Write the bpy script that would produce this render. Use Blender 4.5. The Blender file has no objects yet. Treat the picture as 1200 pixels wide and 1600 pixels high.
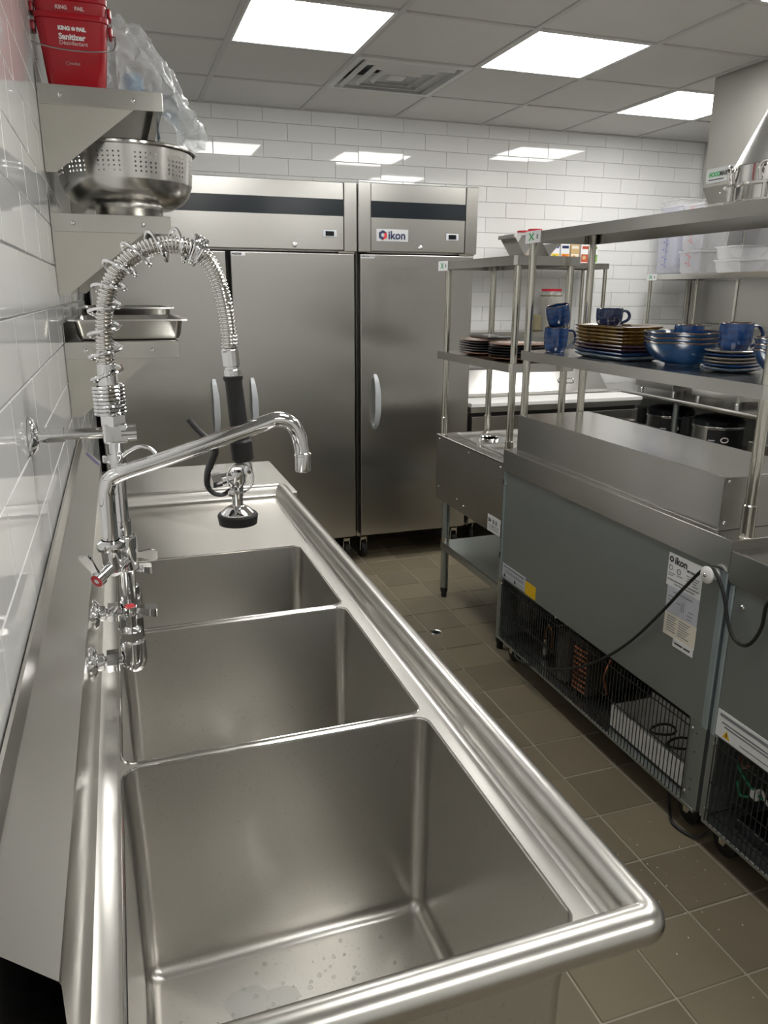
import bpy, bmesh, math, random
from mathutils import Vector, Matrix
random.seed(7)
PI = math.pi
sc = bpy.context.scene
COL = sc.collection

# ---------------------------------------------------------------- camera
CAM = (0.142, 0.0, 1.56)
YAW, PITCH, ROLL, FPX = 0.33032, -0.27973, 0.004987, 1187.83
def cam_axes():
    cy, sy, cp, sp = math.cos(YAW), math.sin(YAW), math.cos(PITCH), math.sin(PITCH)
    f = Vector((sy*cp, cy*cp, sp)); r = Vector((cy, -sy, 0)); u = r.cross(f)
    c, s = math.cos(ROLL), math.sin(ROLL)
    return c*r + s*u, -s*r + c*u, f
_r, _u, _f = cam_axes()
cd = bpy.data.cameras.new('camera'); cam = bpy.data.objects.new('camera', cd); COL.objects.link(cam)
cd.sensor_fit = 'VERTICAL'; cd.sensor_height = 36.0; cd.lens = FPX/1600*36.0
cd.clip_start = 0.02; cd.clip_end = 60
m = Matrix.Identity(4)
for i in range(3):
    m[i][0] = _r[i]; m[i][1] = _u[i]; m[i][2] = -_f[i]; m[i][3] = CAM[i]
cam.matrix_world = m
sc.camera = cam
# ---------------------------------------------------------------- world, exposure (the room is lit by its ceiling panels)
w = bpy.data.worlds.new('world'); sc.world = w; w.use_nodes = True
w.node_tree.nodes['Background'].inputs[0].default_value = (0.02, 0.02, 0.02, 1)
w.node_tree.nodes['Background'].inputs[1].default_value = 0.0
PANEL_EMIT = 9.0
vs = sc.view_settings
vs.view_transform = 'Standard'; vs.look = 'None'; vs.gamma = 1.0; vs.use_curve_mapping = False
vs.exposure = 0.74

# ================================================================ materials
MATS = {}
def nt(name):
    m = bpy.data.materials.new(name); m.use_nodes = True; MATS[name] = m
    t = m.node_tree; b = t.nodes['Principled BSDF']
    return m, t, b
def setp(b, **k):
    for n, v in k.items():
        b.inputs[n.replace('_', ' ')].default_value = v
def plain(name, col, rough=0.5, metal=0.0, **k):
    m, t, b = nt(name)
    b.inputs['Base Color'].default_value = (*col, 1); b.inputs['Roughness'].default_value = rough
    b.inputs['Metallic'].default_value = metal
    setp(b, **k)
    # a little wear so that no surface is perfectly even
    tc = t.nodes.new('ShaderNodeTexCoord'); n = t.nodes.new('ShaderNodeTexNoise'); n.inputs['Scale'].default_value = 14
    n.inputs['Detail'].default_value = 4
    mr = t.nodes.new('ShaderNodeMapRange'); mr.inputs[3].default_value = max(0.02, rough*0.88); mr.inputs[4].default_value = min(1, rough*1.14)
    t.links.new(tc.outputs['Object'], n.inputs['Vector']); t.links.new(n.outputs['Fac'], mr.inputs[0]); t.links.new(mr.outputs[0], b.inputs['Roughness'])
    return m
def steel(name, col, rough, axis='z', bump=0.04, var=0.12, spots=False, aniso=0.0, arot=0.0):
    """brushed stainless: fine streaks along one axis in relief and gloss"""
    m, t, b = nt(name)
    b.inputs['Metallic'].default_value = 1.0
    if aniso:
        b.inputs['Anisotropic'].default_value = aniso; b.inputs['Anisotropic Rotation'].default_value = arot
        tg_ = t.nodes.new('ShaderNodeTangent'); tg_.direction_type = 'RADIAL'; tg_.axis = 'Z'; t.links.new(tg_.outputs[0], b.inputs['Tangent'])
    tc = t.nodes.new('ShaderNodeTexCoord'); mp = t.nodes.new('ShaderNodeMapping')
    s = {'x': (3, 260, 260), 'y': (260, 3, 260), 'z': (260, 260, 3)}[axis]
    mp.inputs['Scale'].default_value = s
    n = t.nodes.new('ShaderNodeTexNoise'); n.inputs['Scale'].default_value = 1.0; n.inputs['Detail'].default_value = 3
    n2 = t.nodes.new('ShaderNodeTexNoise'); n2.inputs['Scale'].default_value = 1.3; n2.inputs['Detail'].default_value = 1.5
    t.links.new(tc.outputs['Object'], mp.inputs['Vector']); t.links.new(mp.outputs[0], n.inputs['Vector'])
    t.links.new(tc.outputs['Object'], n2.inputs['Vector'])
    mr = t.nodes.new('ShaderNodeMapRange'); mr.inputs[3].default_value = rough*0.92; mr.inputs[4].default_value = rough*1.08
    t.links.new(n2.outputs['Fac'], mr.inputs[0]); t.links.new(mr.outputs[0], b.inputs['Roughness'])
    mx = t.nodes.new('ShaderNodeMix'); mx.data_type = 'RGBA'
    mx.inputs[6].default_value = (*[c*(1-var*0.5) for c in col], 1); mx.inputs[7].default_value = (*[min(1, c*(1+var*0.3)) for c in col], 1)
    t.links.new(n2.outputs['Fac'], mx.inputs[0])
    out = mx.outputs[2]
    if spots:
        v = t.nodes.new('ShaderNodeTexNoise'); v.inputs['Scale'].default_value = 210; v.inputs['Detail'].default_value = 1
        cr = t.nodes.new('ShaderNodeMapRange'); cr.inputs[1].default_value = 0.66; cr.inputs[2].default_value = 0.74; cr.inputs[4].default_value = 0.28
        mx2 = t.nodes.new('ShaderNodeMix'); mx2.data_type = 'RGBA'; mx2.inputs[7].default_value = (*[c*0.45 for c in col], 1)
        t.links.new(tc.outputs['Object'], v.inputs['Vector']); t.links.new(v.outputs['Fac'], cr.inputs[0]); t.links.new(cr.outputs[0], mx2.inputs[0])
        t.links.new(out, mx2.inputs[6]); out = mx2.outputs[2]
    t.links.new(out, b.inputs['Base Color'])
    bp = t.nodes.new('ShaderNodeBump'); bp.inputs['Strength'].default_value = bump; bp.inputs['Distance'].default_value = 0.002
    t.links.new(n.outputs['Fac'], bp.inputs['Height']); t.links.new(bp.outputs[0], b.inputs['Normal'])
    return m
def varied(name, col, rough, amt=0.12, noise=6.0, bump=0.0, spec=0.5, coat=0.0, dark=None):
    """colour that differs a little from piece to piece and within a piece"""
    m, t, b = nt(name)
    oi = t.nodes.new('ShaderNodeObjectInfo'); tc = t.nodes.new('ShaderNodeTexCoord')
    n = t.nodes.new('ShaderNodeTexNoise'); n.inputs['Scale'].default_value = noise; n.inputs['Detail'].default_value = 6
    ge = t.nodes.new('ShaderNodeNewGeometry')
    t.links.new(ge.outputs['Position'], n.inputs['Vector'])
    ad = t.nodes.new('ShaderNodeMath'); ad.operation = 'ADD'
    t.links.new(oi.outputs['Random'], ad.inputs[0]); t.links.new(n.outputs['Fac'], ad.inputs[1])
    mr = t.nodes.new('ShaderNodeMapRange'); mr.inputs[1].default_value = 0.3; mr.inputs[2].default_value = 1.7
    t.links.new(ad.outputs[0], mr.inputs[0])
    mx = t.nodes.new('ShaderNodeMix'); mx.data_type = 'RGBA'
    lo = dark if dark else [c*(1-amt) for c in col]
    mx.inputs[6].default_value = (*lo, 1); mx.inputs[7].default_value = (*[min(1, c*(1+amt)) for c in col], 1)
    t.links.new(mr.outputs[0], mx.inputs[0]); t.links.new(mx.outputs[2], b.inputs['Base Color'])
    b.inputs['Roughness'].default_value = rough; b.inputs['Specular IOR Level'].default_value = spec
    b.inputs['Coat Weight'].default_value = coat; b.inputs['Coat Roughness'].default_value = 0.06
    if bump:
        bp = t.nodes.new('ShaderNodeBump'); bp.inputs['Strength'].default_value = bump; bp.inputs['Distance'].default_value = 0.002
        n3 = t.nodes.new('ShaderNodeTexNoise'); n3.inputs['Scale'].default_value = 60; n3.inputs['Detail'].default_value = 4
        t.links.new(ge.outputs['Position'], n3.inputs['Vector']); t.links.new(n3.outputs['Fac'], bp.inputs['Height']); t.links.new(bp.outputs[0], b.inputs['Normal'])
    return m
def emit(name, col, s):
    m, t, b = nt(name)
    b.inputs['Base Color'].default_value = (0.9, 0.9, 0.9, 1)
    b.inputs['Emission Color'].default_value = (*col, 1); b.inputs['Emission Strength'].default_value = s
    return m
def clear(name, col, alpha, rough=0.1, bump=0.0):
    """thin clear plastic: mostly see-through with a glossy skin"""
    m, t, b = nt(name)
    b.inputs['Base Color'].default_value = (*col, 1); b.inputs['Roughness'].default_value = rough
    tr = t.nodes.new('ShaderNodeBsdfTransparent'); tr.inputs[0].default_value = (*[0.6+0.4*c for c in col], 1)
    mx = t.nodes.new('ShaderNodeMixShader')
    lw = t.nodes.new('ShaderNodeLayerWeight'); lw.inputs[0].default_value = 0.35
    mr = t.nodes.new('ShaderNodeMapRange'); mr.inputs[3].default_value = alpha; mr.inputs[4].default_value = min(1, alpha+0.5)
    t.links.new(lw.outputs['Facing'], mr.inputs[0]); t.links.new(mr.outputs[0], mx.inputs[0])
    t.links.new(tr.outputs[0], mx.inputs[1]); t.links.new(b.outputs[0], mx.inputs[2])
    t.links.new(mx.outputs[0], t.nodes['Material Output'].inputs[0])
    if bump:
        tc = t.nodes.new('ShaderNodeTexCoord'); n = t.nodes.new('ShaderNodeTexNoise'); n.inputs['Scale'].default_value = 28; n.inputs['Detail'].default_value = 3; n.inputs['Distortion'].default_value = 1.2
        bp = t.nodes.new('ShaderNodeBump'); bp.inputs['Strength'].default_value = bump; bp.inputs['Distance'].default_value = 0.01
        t.links.new(tc.outputs['Object'], n.inputs['Vector']); t.links.new(n.outputs['Fac'], bp.inputs['Height']); t.links.new(bp.outputs[0], b.inputs['Normal'])
    return m
def glaze(name, c0, c1, rough=0.12, scale=30, stretch=(1, 1, 6)):
    """reactive ceramic glaze: two tones run into each other in bands"""
    m, t, b = nt(name)
    tc = t.nodes.new('ShaderNodeTexCoord'); mp = t.nodes.new('ShaderNodeMapping'); mp.inputs['Scale'].default_value = stretch
    n = t.nodes.new('ShaderNodeTexNoise'); n.inputs['Scale'].default_value = scale; n.inputs['Detail'].default_value = 5
    cr = t.nodes.new('ShaderNodeMapRange'); cr.inputs[1].default_value = 0.35; cr.inputs[2].default_value = 0.65
    mx = t.nodes.new('ShaderNodeMix'); mx.data_type = 'RGBA'
    mx.inputs[6].default_value = (*c0, 1); mx.inputs[7].default_value = (*c1, 1)
    t.links.new(tc.outputs['Object'], mp.inputs[0]); t.links.new(mp.outputs[0], n.inputs['Vector']); t.links.new(n.outputs['Fac'], cr.inputs[0])
    t.links.new(cr.outputs[0], mx.inputs[0]); t.links.new(mx.outputs[2], b.inputs['Base Color'])
    b.inputs['Roughness'].default_value = rough; b.inputs['Coat Weight'].default_value = 0.5; b.inputs['Coat Roughness'].default_value = 0.05
    return m
SC = (0.62, 0.61, 0.585)
steel('steel_sink', (0.66, 0.645, 0.61), 0.29, 'y', 0.012, 0.10)
steel('steel_bowl', (0.66, 0.645, 0.61), 0.30, 'z', 0.02, 0.12, spots=True, aniso=0.65, arot=0.25)
steel('steel_v', SC, 0.25, 'z', 0.02, aniso=0.6)
steel('steel_h', SC, 0.20, 'y', 0.02)
steel('steel_hx', SC, 0.23, 'x', 0.02)
steel('steel_shelf', (0.66, 0.65, 0.61), 0.20, 'y', 0.03)
steel('steel_bracket', (0.62, 0.60, 0.55), 0.27, 'z', 0.03)
steel('steel_post', (0.66, 0.64, 0.58), 0.16, 'z', 0.01, 0.05)
steel('steel_pan', (0.72, 0.71, 0.69), 0.22, 'x', 0.02, 0.06)
steel('steel_polished', (0.74, 0.73, 0.71), 0.12, 'z', 0.02, 0.04)
steel('galvanised', (0.44, 0.48, 0.48), 0.38, 'y', 0.03, 0.15)
plain('chrome', (0.82, 0.82, 0.83), 0.045, 1.0)
plain('galv_panel', (0.275, 0.30, 0.295), 0.36, 0.55)
plain('galv_edge', (0.40, 0.48, 0.52), 0.35, 0.6)
plain('hood_steel', (0.55, 0.54, 0.51), 0.42, 1.0)
plain('wall_steel', (0.55, 0.54, 0.51), 0.34, 1.0)
plain('black_plastic', (0.015, 0.015, 0.016), 0.35)
plain('black_rubber', (0.012, 0.012, 0.012), 0.55)
plain('black_gloss', (0.008, 0.009, 0.011), 0.10)
plain('dark_window', (0.012, 0.016, 0.020), 0.16)
plain('grey_plastic', (0.50, 0.53, 0.56), 0.35)
plain('white_plastic', (0.78, 0.78, 0.76), 0.35)
plain('white_board', (0.86, 0.86, 0.84), 0.42)
plain('paper_white', (0.76, 0.77, 0.78), 0.55)
plain('paper_grey', (0.52, 0.54, 0.60), 0.5)
plain('paper_cream', (0.74, 0.70, 0.60), 0.6)
plain('ink', (0.03, 0.03, 0.035), 0.6)
plain('ink_grey', (0.22, 0.23, 0.25), 0.6)
plain('ink_blue', (0.04, 0.06, 0.30), 0.5)
plain('ink_red', (0.45, 0.02, 0.02), 0.5)
plain('ink_white', (0.85, 0.80, 0.80), 0.5)
plain('ink_pale_red', (0.72, 0.45, 0.45), 0.5)
plain('ink_green', (0.02, 0.30, 0.08), 0.5)
plain('ink_navy', (0.02, 0.03, 0.09), 0.4)
plain('logo_red', (0.60, 0.03, 0.04), 0.4)
plain('yellow_sticker', (0.80, 0.50, 0.005), 0.5)
plain('silver_badge', (0.62, 0.63, 0.64), 0.35, 0.6)
plain('red_plastic', (0.42, 0.006, 0.016), 0.24)
plain('red_lid', (0.55, 0.01, 0.03), 0.35)
plain('wire', (0.35, 0.34, 0.33), 0.3, 1.0)
plain('wire_black', (0.015, 0.015, 0.015), 0.4)
plain('copper', (0.60, 0.24, 0.13), 0.3, 1.0)
plain('condenser', (0.10, 0.09, 0.08), 0.5, 0.6)
plain('fins', (0.42, 0.42, 0.42), 0.45, 0.8)
plain('green_wire', (0.02, 0.25, 0.12), 0.4)
plain('grout', (0.74, 0.74, 0.72), 0.8)
plain('floor_grout', (0.34, 0.31, 0.25), 0.85)
plain('purple_sticker', (0.10, 0.09, 0.25), 0.4)
plain('blue_film', (0.16, 0.36, 0.55), 0.3)
plain('tbar', (0.50, 0.495, 0.48), 0.6)
plain('vent_white', (0.62, 0.62, 0.61), 0.5)
plain('dried_herbs', (0.16, 0.14, 0.08), 0.9)
plain('spice_brown', (0.30, 0.14, 0.06), 0.9)
plain('tea_yellow', (0.78, 0.52, 0.05), 0.6); plain('tea_orange', (0.72, 0.26, 0.03), 0.6); plain('tea_tan', (0.55, 0.38, 0.18), 0.6)
plain('tea_red', (0.45, 0.08, 0.04), 0.6); plain('tea_green', (0.16, 0.34, 0.06), 0.6)
varied('tile_white', (0.84, 0.845, 0.835), 0.035, 0.03, 3.0, 0.0, 0.6)
varied('floor_tile', (0.190, 0.160, 0.108), 0.42, 0.14, 5.0, 0.25, 0.4, 0.0, (0.150, 0.126, 0.086))
varied('ceiling_tile', (0.60, 0.595, 0.575), 0.9, 0.03, 8.0, 0.15, 0.1)
emit('light_panel', (1.0, 0.985, 0.95), PANEL_EMIT)
clear('clear_plastic', (0.86, 0.86, 0.88), 0.16, 0.08)
clear('clear_plastic_blue', (0.80, 0.81, 0.90), 0.20, 0.08)
clear('clear_bag', (0.93, 0.95, 0.97), 0.30, 0.10, 1.0)
clear('clear_jar', (0.85, 0.86, 0.84), 0.25, 0.06)
clear('water', (0.85, 0.87, 0.86), 0.10, 0.02)
glaze('glaze_blue', (0.005, 0.022, 0.09), (0.02, 0.075, 0.23), 0.14, 18, (1, 1, 4))
glaze('glaze_blue_bowl', (0.010, 0.042, 0.14), (0.04, 0.13, 0.29), 0.12, 10, (1, 1, 2))
glaze('glaze_navy', (0.004, 0.010, 0.045), (0.010, 0.030, 0.11), 0.08, 18)
glaze('glaze_rim', (0.05, 0.03, 0.02), (0.20, 0.13, 0.09), 0.2, 40)
glaze('glaze_gold', (0.10, 0.05, 0.012), (0.28, 0.17, 0.03), 0.16, 22)
glaze('glaze_plum', (0.03, 0.015, 0.03), (0.10, 0.05, 0.05), 0.16, 22)
glaze('glaze_slate', (0.05, 0.09, 0.14), (0.16, 0.20, 0.24), 0.14, 16)
glaze('glaze_grey', (0.16, 0.15, 0.14), (0.34, 0.31, 0.27), 0.14, 16)
glaze('glaze_black', (0.012, 0.012, 0.014), (0.04, 0.04, 0.045), 0.28, 30)
glaze('glaze_brown', (0.16, 0.08, 0.045), (0.34, 0.18, 0.11), 0.2, 16)
# woven strainer mesh
def mesh_mat():
    m, t, b = nt('strainer_mesh'); b.inputs['Metallic'].default_value = 1; b.inputs['Base Color'].default_value = (0.80, 0.80, 0.80, 1)
    b.inputs['Roughness'].default_value = 0.3
    tc = t.nodes.new('ShaderNodeTexCoord'); v = t.nodes.new('ShaderNodeTexBrick'); v.offset = 0; v.inputs['Scale'].default_value = 300
    v.inputs['Color1'].default_value = (0.12, 0.12, 0.12, 1); v.inputs['Color2'].default_value = (0.16, 0.16, 0.16, 1); v.inputs['Mortar'].default_value = (0.85, 0.85, 0.85, 1)
    v.inputs['Mortar Size'].default_value = 0.16; v.inputs['Brick Width'].default_value = 0.5; v.inputs['Row Height'].default_value = 0.5
    t.links.new(tc.outputs['UV'], v.inputs['Vector']); t.links.new(v.outputs['Color'], b.inputs['Base Color'])
mesh_mat()

# ================================================================ mesh helpers
class MB:
    def __init__(s): s.bm = bmesh.new(); s.uv = None
    def v(s, p): return s.bm.verts.new(p)
    def f(s, vs):
        try: return s.bm.faces.new(vs)
        except ValueError: return None
    def box(s, x0, x1, y0, y1, z0, z1, bev=0.0, seg=1):
        if x0 > x1: x0, x1 = x1, x0
        if y0 > y1: y0, y1 = y1, y0
        if z0 > z1: z0, z1 = z1, z0
        r = bmesh.ops.create_cube(s.bm, size=1.0)
        for v in r['verts']:
            v.co = Vector(((x0+x1)/2+v.co.x*(x1-x0), (y0+y1)/2+v.co.y*(y1-y0), (z0+z1)/2+v.co.z*(z1-z0)))
        if bev > 0:
            es = list({e for v in r['verts'] for e in v.link_edges})
            bmesh.ops.bevel(s.bm, geom=es, offset=bev, segments=seg, profile=0.5, affect='EDGES', clamp_overlap=True)
        return s
    def frame(s, p0, p1):
        d = (Vector(p1)-Vector(p0)).normalized()
        a = Vector((0, 0, 1)) if abs(d.z) < 0.9 else Vector((1, 0, 0))
        u = d.cross(a).normalized(); v = d.cross(u)
        return d, u, v
    def cyl(s, p0, p1, r, r2=None, n=16, cap=True):
        r2 = r if r2 is None else r2
        p0, p1 = Vector(p0), Vector(p1); d, u, v = s.frame(p0, p1)
        A = [s.v(p0+(u*math.cos(2*PI*i/n)+v*math.sin(2*PI*i/n))*r) for i in range(n)]
        B = [s.v(p1+(u*math.cos(2*PI*i/n)+v*math.sin(2*PI*i/n))*r2) for i in range(n)]
        for i in range(n): s.f([A[i], A[(i+1) % n], B[(i+1) % n], B[i]])
        if cap: s.f(A[::-1]); s.f(B)
        return s
    def spin(s, prof, p0, d=(0, 0, 1), n=32, cap0=False, cap1=False):
        """lathe: prof = [(radius, height)], about axis d from p0"""
        p0 = Vector(p0); d = Vector(d).normalized(); a = Vector((0, 0, 1)) if abs(d.z) < 0.9 else Vector((1, 0, 0))
        u = d.cross(a).normalized(); v = d.cross(u)
        rings = []
        for r, h in prof:
            if r < 1e-6: rings.append([s.v(p0+d*h)]); continue
            rings.append([s.v(p0+d*h+(u*math.cos(2*PI*i/n)+v*math.sin(2*PI*i/n))*r) for i in range(n)])
        for A, B in zip(rings, rings[1:]):
            for i in range(n):
                j = (i+1) % n
                if len(A) == 1 and len(B) == 1: continue
                if len(A) == 1: s.f([A[0], B[j], B[i]])
                elif len(B) == 1: s.f([A[i], A[j], B[0]])
                else: s.f([A[i], A[j], B[j], B[i]])
        if cap0 and len(rings[0]) > 1: s.f(rings[0][::-1])
        if cap1 and len(rings[-1]) > 1: s.f(rings[-1])
        return s
    def tube(s, pts, r, n=10, cap=True, closed=False):
        pts = [Vector(p) for p in pts]; N = len(pts)
        rr = r if isinstance(r, (list, tuple)) else [r]*N
        T = []
        for i in range(N):
            a = pts[(i-1) % N] if (closed or i > 0) else pts[i]; b = pts[(i+1) % N] if (closed or i < N-1) else pts[i]
            T.append((b-a).normalized())
        a = Vector((0, 0, 1)) if abs(T[0].z) < 0.9 else Vector((1, 0, 0))
        u = T[0].cross(a).normalized(); rings = []
        for i in range(N):
            u = (u - T[i]*u.dot(T[i])).normalized(); v = T[i].cross(u)
            rings.append([s.v(pts[i]+(u*math.cos(2*PI*k/n)+v*math.sin(2*PI*k/n))*rr[i]) for k in range(n)])
        M = N if closed else N-1
        for i in range(M):
            A, B = rings[i], rings[(i+1) % N]
            for k in range(n): s.f([A[k], A[(k+1) % n], B[(k+1) % n], B[k]])
        if cap and not closed: s.f(rings[0][::-1]); s.f(rings[-1])
        return s
    def prism(s, poly, axis, a, b, cap0=True, cap1=True, closed=True):
        """poly in the plane across axis: axis x -> (y,z), y -> (x,z), z -> (x,y)"""
        def P(p, t): return {'x': (t, p[0], p[1]), 'y': (p[0], t, p[1]), 'z': (p[0], p[1], t)}[axis]
        A = [s.v(P(p, a)) for p in poly]; B = [s.v(P(p, b)) for p in poly]
        n = len(poly)
        for i in range(n if closed else n-1): s.f([A[i], A[(i+1) % n], B[(i+1) % n], B[i]])
        if closed and cap0: s.f(A[::-1])
        if closed and cap1: s.f(B)
        return s
    def quad(s, *p): s.f([s.v(q) for q in p]); return s
    def loft(s, loops, cap0=False, cap1=False):
        R = [[s.v(p) for p in L] for L in loops]
        for A, B in zip(R, R[1:]):
            n = len(A)
            for i in range(n): s.f([A[i], A[(i+1) % n], B[(i+1) % n], B[i]])
        if cap0: s.f(R[0][::-1])
        if cap1: s.f(R[-1])
        return s
def rrect(x0, x1, y0, y1, r, z, n=5):
    pts = []
    for cx, cy, a0 in ((x1-r, y1-r, 0), (x0+r, y1-r, PI/2), (x0+r, y0+r, PI), (x1-r, y0+r, 1.5*PI)):
        for k in range(n+1):
            a = a0+PI/2*k/n
            pts.append((cx+r*math.cos(a), cy+r*math.sin(a), z))
    return pts
def arc(pts, n=8):
    """Catmull-Rom through points"""
    P = [Vector(p) for p in pts]; out = []
    for i in range(len(P)-1):
        p0 = P[i-1] if i else P[i]*2-P[i+1]; p1, p2 = P[i], P[i+1]; p3 = P[i+2] if i+2 < len(P) else P[i+1]*2-P[i]
        for k in range(n):
            t = k/n
            out.append(0.5*((2*p1)+(p2-p0)*t+(2*p0-5*p1+4*p2-p3)*t*t+(3*p1-p0-3*p2+p3)*t**3))
    out.append(P[-1]); return out
OFF = {}
def wn(o):
    md = o.modifiers.new('normals', 'WEIGHTED_NORMAL'); md.keep_sharp = True; md.weight = 100
def _mesh(name, b, mat, off, smooth, fixn=True):
    if fixn: bmesh.ops.recalc_face_normals(b.bm, faces=b.bm.faces)
    if off.length > 0: bmesh.ops.translate(b.bm, verts=b.bm.verts, vec=-off)
    me = bpy.data.meshes.new(name); b.bm.to_mesh(me); b.bm.free()
    me.materials.append(MATS[mat])
    if smooth:
        me.polygons.foreach_set('use_smooth', [True]*len(me.polygons))
        me.set_sharp_from_angle(angle=math.radians(38 if smooth is True else smooth))
    return me
def part(name, b, mat, parent, smooth=True, label=None, kind=None, solid=0.0):
    off = OFF[parent]
    o = bpy.data.objects.new(name, _mesh(name, b, mat, off, smooth)); COL.objects.link(o); o.parent = parent; OFF[o] = off
    if label: o['label'] = label
    if kind: o['kind'] = kind
    if solid:
        md = o.modifiers.new('thickness', 'SOLIDIFY'); md.thickness = solid; md.offset = 0
    if smooth is True: wn(o)
    return o
def thing(name, label, cat, loc, group=None):
    o = bpy.data.objects.new(name, None); COL.objects.link(o); o.location = loc; o.empty_display_size = 0.05
    o['label'] = label; o['category'] = cat
    if group: o['group'] = group
    OFF[o] = Vector(loc); return o
def solo(name, b, mat, label, cat, group=None, smooth=True, kind=None, solid=0.0):
    xs = [v.co for v in b.bm.verts]
    c = Vector(((min(v.x for v in xs)+max(v.x for v in xs))/2, (min(v.y for v in xs)+max(v.y for v in xs))/2, min(v.z for v in xs)))
    o = bpy.data.objects.new(name, _mesh(name, b, mat, c, smooth)); COL.objects.link(o); o.location = c; OFF[o] = c
    o['label'] = label; o['category'] = cat
    if group: o['group'] = group
    if kind: o['kind'] = kind
    if solid:
        md = o.modifiers.new('thickness', 'SOLIDIFY'); md.thickness = solid; md.offset = 0
    if smooth is True: wn(o)
    return o
def struct(name, b, mat, smooth=False):
    o = bpy.data.objects.new(name, _mesh(name, b, mat, Vector((0, 0, 0)), smooth)); COL.objects.link(o); OFF[o] = Vector((0, 0, 0))
    o['kind'] = 'structure'; return o
def shared(name, me, parent, loc, rot=(0, 0, 0), kind=None):
    o = bpy.data.objects.new(name, me); COL.objects.link(o); o.parent = parent
    o.location = Vector(loc)-OFF[parent]; o.rotation_euler = rot
    if kind: o['kind'] = kind
    return o
def dup(root, loc, rotz=None, label=None, group=None):
    r = root.copy(); COL.objects.link(r); r.location = loc
    if rotz is not None: r.rotation_euler = (0, 0, rotz)
    if label: r['label'] = label
    if group: r['group'] = group
    for ch in list(root.children):
        c = ch.copy(); COL.objects.link(c); c.parent = r
        for g in list(ch.children):
            d = g.copy(); COL.objects.link(d); d.parent = c
    return r
def text(name, s, size, pos, right, up, mat, parent, align='LEFT', bold=0.0, sx=1.0):
    cu = bpy.data.curves.new(name, 'FONT'); cu.body = s; cu.size = size; cu.align_x = align; cu.extrude = 0.0003; cu.offset = bold; cu.resolution_u = 3
    to = bpy.data.objects.new('tmp', cu); COL.objects.link(to)
    dg = bpy.context.evaluated_depsgraph_get(); me = bpy.data.meshes.new_from_object(to.evaluated_get(dg))
    bpy.data.objects.remove(to); bpy.data.curves.remove(cu)
    R, U = Vector(right).normalized(), Vector(up).normalized(); N = R.cross(U); p = Vector(pos)-OFF[parent]
    for v in me.vertices: v.co = p+R*(v.co.x*sx)+U*v.co.y+N*(v.co.z+0.0006)
    me.materials.clear(); me.materials.append(MATS[mat]); me.name = name
    o = bpy.data.objects.new(name, me); COL.objects.link(o); o.parent = parent; OFF[o] = OFF[parent]
    return o
class Face:
    """rectangular label surface: u to the right, v up, n out"""
    def __init__(s, pos, right, up):
        s.p = Vector(pos); s.r = Vector(right).normalized(); s.u = Vector(up).normalized(); s.n = s.r.cross(s.u)
    def pt(s, a, b, d=0.0): return s.p+s.r*a+s.u*b+s.n*d
    def plate(s, b, a0, a1, v0, v1, d0=0.0, d1=0.0012):
        P = [s.pt(a, v, d) for d in (d0, d1) for a, v in ((a0, v0), (a1, v0), (a1, v1), (a0, v1))]
        V = [b.v(p) for p in P]
        for q in ((4, 5, 6, 7), (3, 2, 1, 0), (0, 1, 5, 4), (1, 2, 6, 5), (2, 3, 7, 6), (3, 0, 4, 7)): b.f([V[i] for i in q])
        return b
def screw_bm(p, n, r=0.006):
    return MB().spin([(r, 0), (r, r*0.25), (r*0.7, r*0.6), (0, r*0.7)], p, n, 10)

# ================================================================ the room
RX, RY0, RY1, RZ = 4.38, -2.6, 5.06, 2.638
DX, DY = 1.468, 3.083
floor = struct('floor', MB().box(0, DX-0.024, RY0, RY1, -0.06, -0.0035).box(DX+0.024, RX, RY0, RY1, -0.06, -0.0035).box(DX-0.024, DX+0.024, RY0, DY-0.024, -0.06, -0.0035).box(DX-0.024, DX+0.024, DY+0.024, RY1, -0.06, -0.0035), 'floor_grout')
FT = 0.2025; fx0, fy0 = 1.437-7*FT, 1.083-18*FT
tile_me = _mesh('tile', MB().box(-0.0988, 0.0988, -0.0988, 0.0988, -0.009, 0.0, 0.0022, 1), 'floor_tile', Vector((0, 0, 0)), False)
rest = MB(); nt_ = 0
for i in range(0, 22):
    for j in range(0, 44):
        cx, cy = fx0+(i+0.5)*FT, fy0+(j+0.5)*FT
        if not (0.1 < cx < RX-0.09 and RY0+0.1 < cy < RY1-0.09): continue
        if abs(cx-DX) < FT/2 and abs(cy-DY) < FT/2:
            b = MB(); ee = []
            for pts_ in ([(cx-.0988, cy-.0988), (cx+.0988, cy-.0988), (cx+.0988, cy+.0988), (cx-.0988, cy+.0988)], [(DX+0.0185*math.cos(q*PI/10), DY+0.0185*math.sin(q*PI/10)) for q in range(20)]):
                V_ = [b.v((p[0], p[1], -0.0004)) for p in pts_]
                for q in range(len(V_)): ee.append(b.bm.edges.new((V_[q], V_[(q+1) % len(V_)])))
            bmesh.ops.triangle_fill(b.bm, edges=ee, use_beauty=True); part('tile', b, 'floor_tile', floor, False)
        elif 0.60 < cx < 2.05 and 0.40 < cy < 4.75:
            shared('tile', tile_me, floor, (cx+random.uniform(-.0012, .0012), cy+random.uniform(-.0012, .0012), random.uniform(-.0008, 0)),
                   (random.uniform(-.003, .003), random.uniform(-.003, .003), random.uniform(-.004, .004)))
        else:
            rest.box(cx-.0988, cx+.0988, cy-.0988, cy+.0988, -0.009, 0.0)
part('floor_tiles', rest, 'floor_tile', floor, False, kind='stuff')
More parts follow.
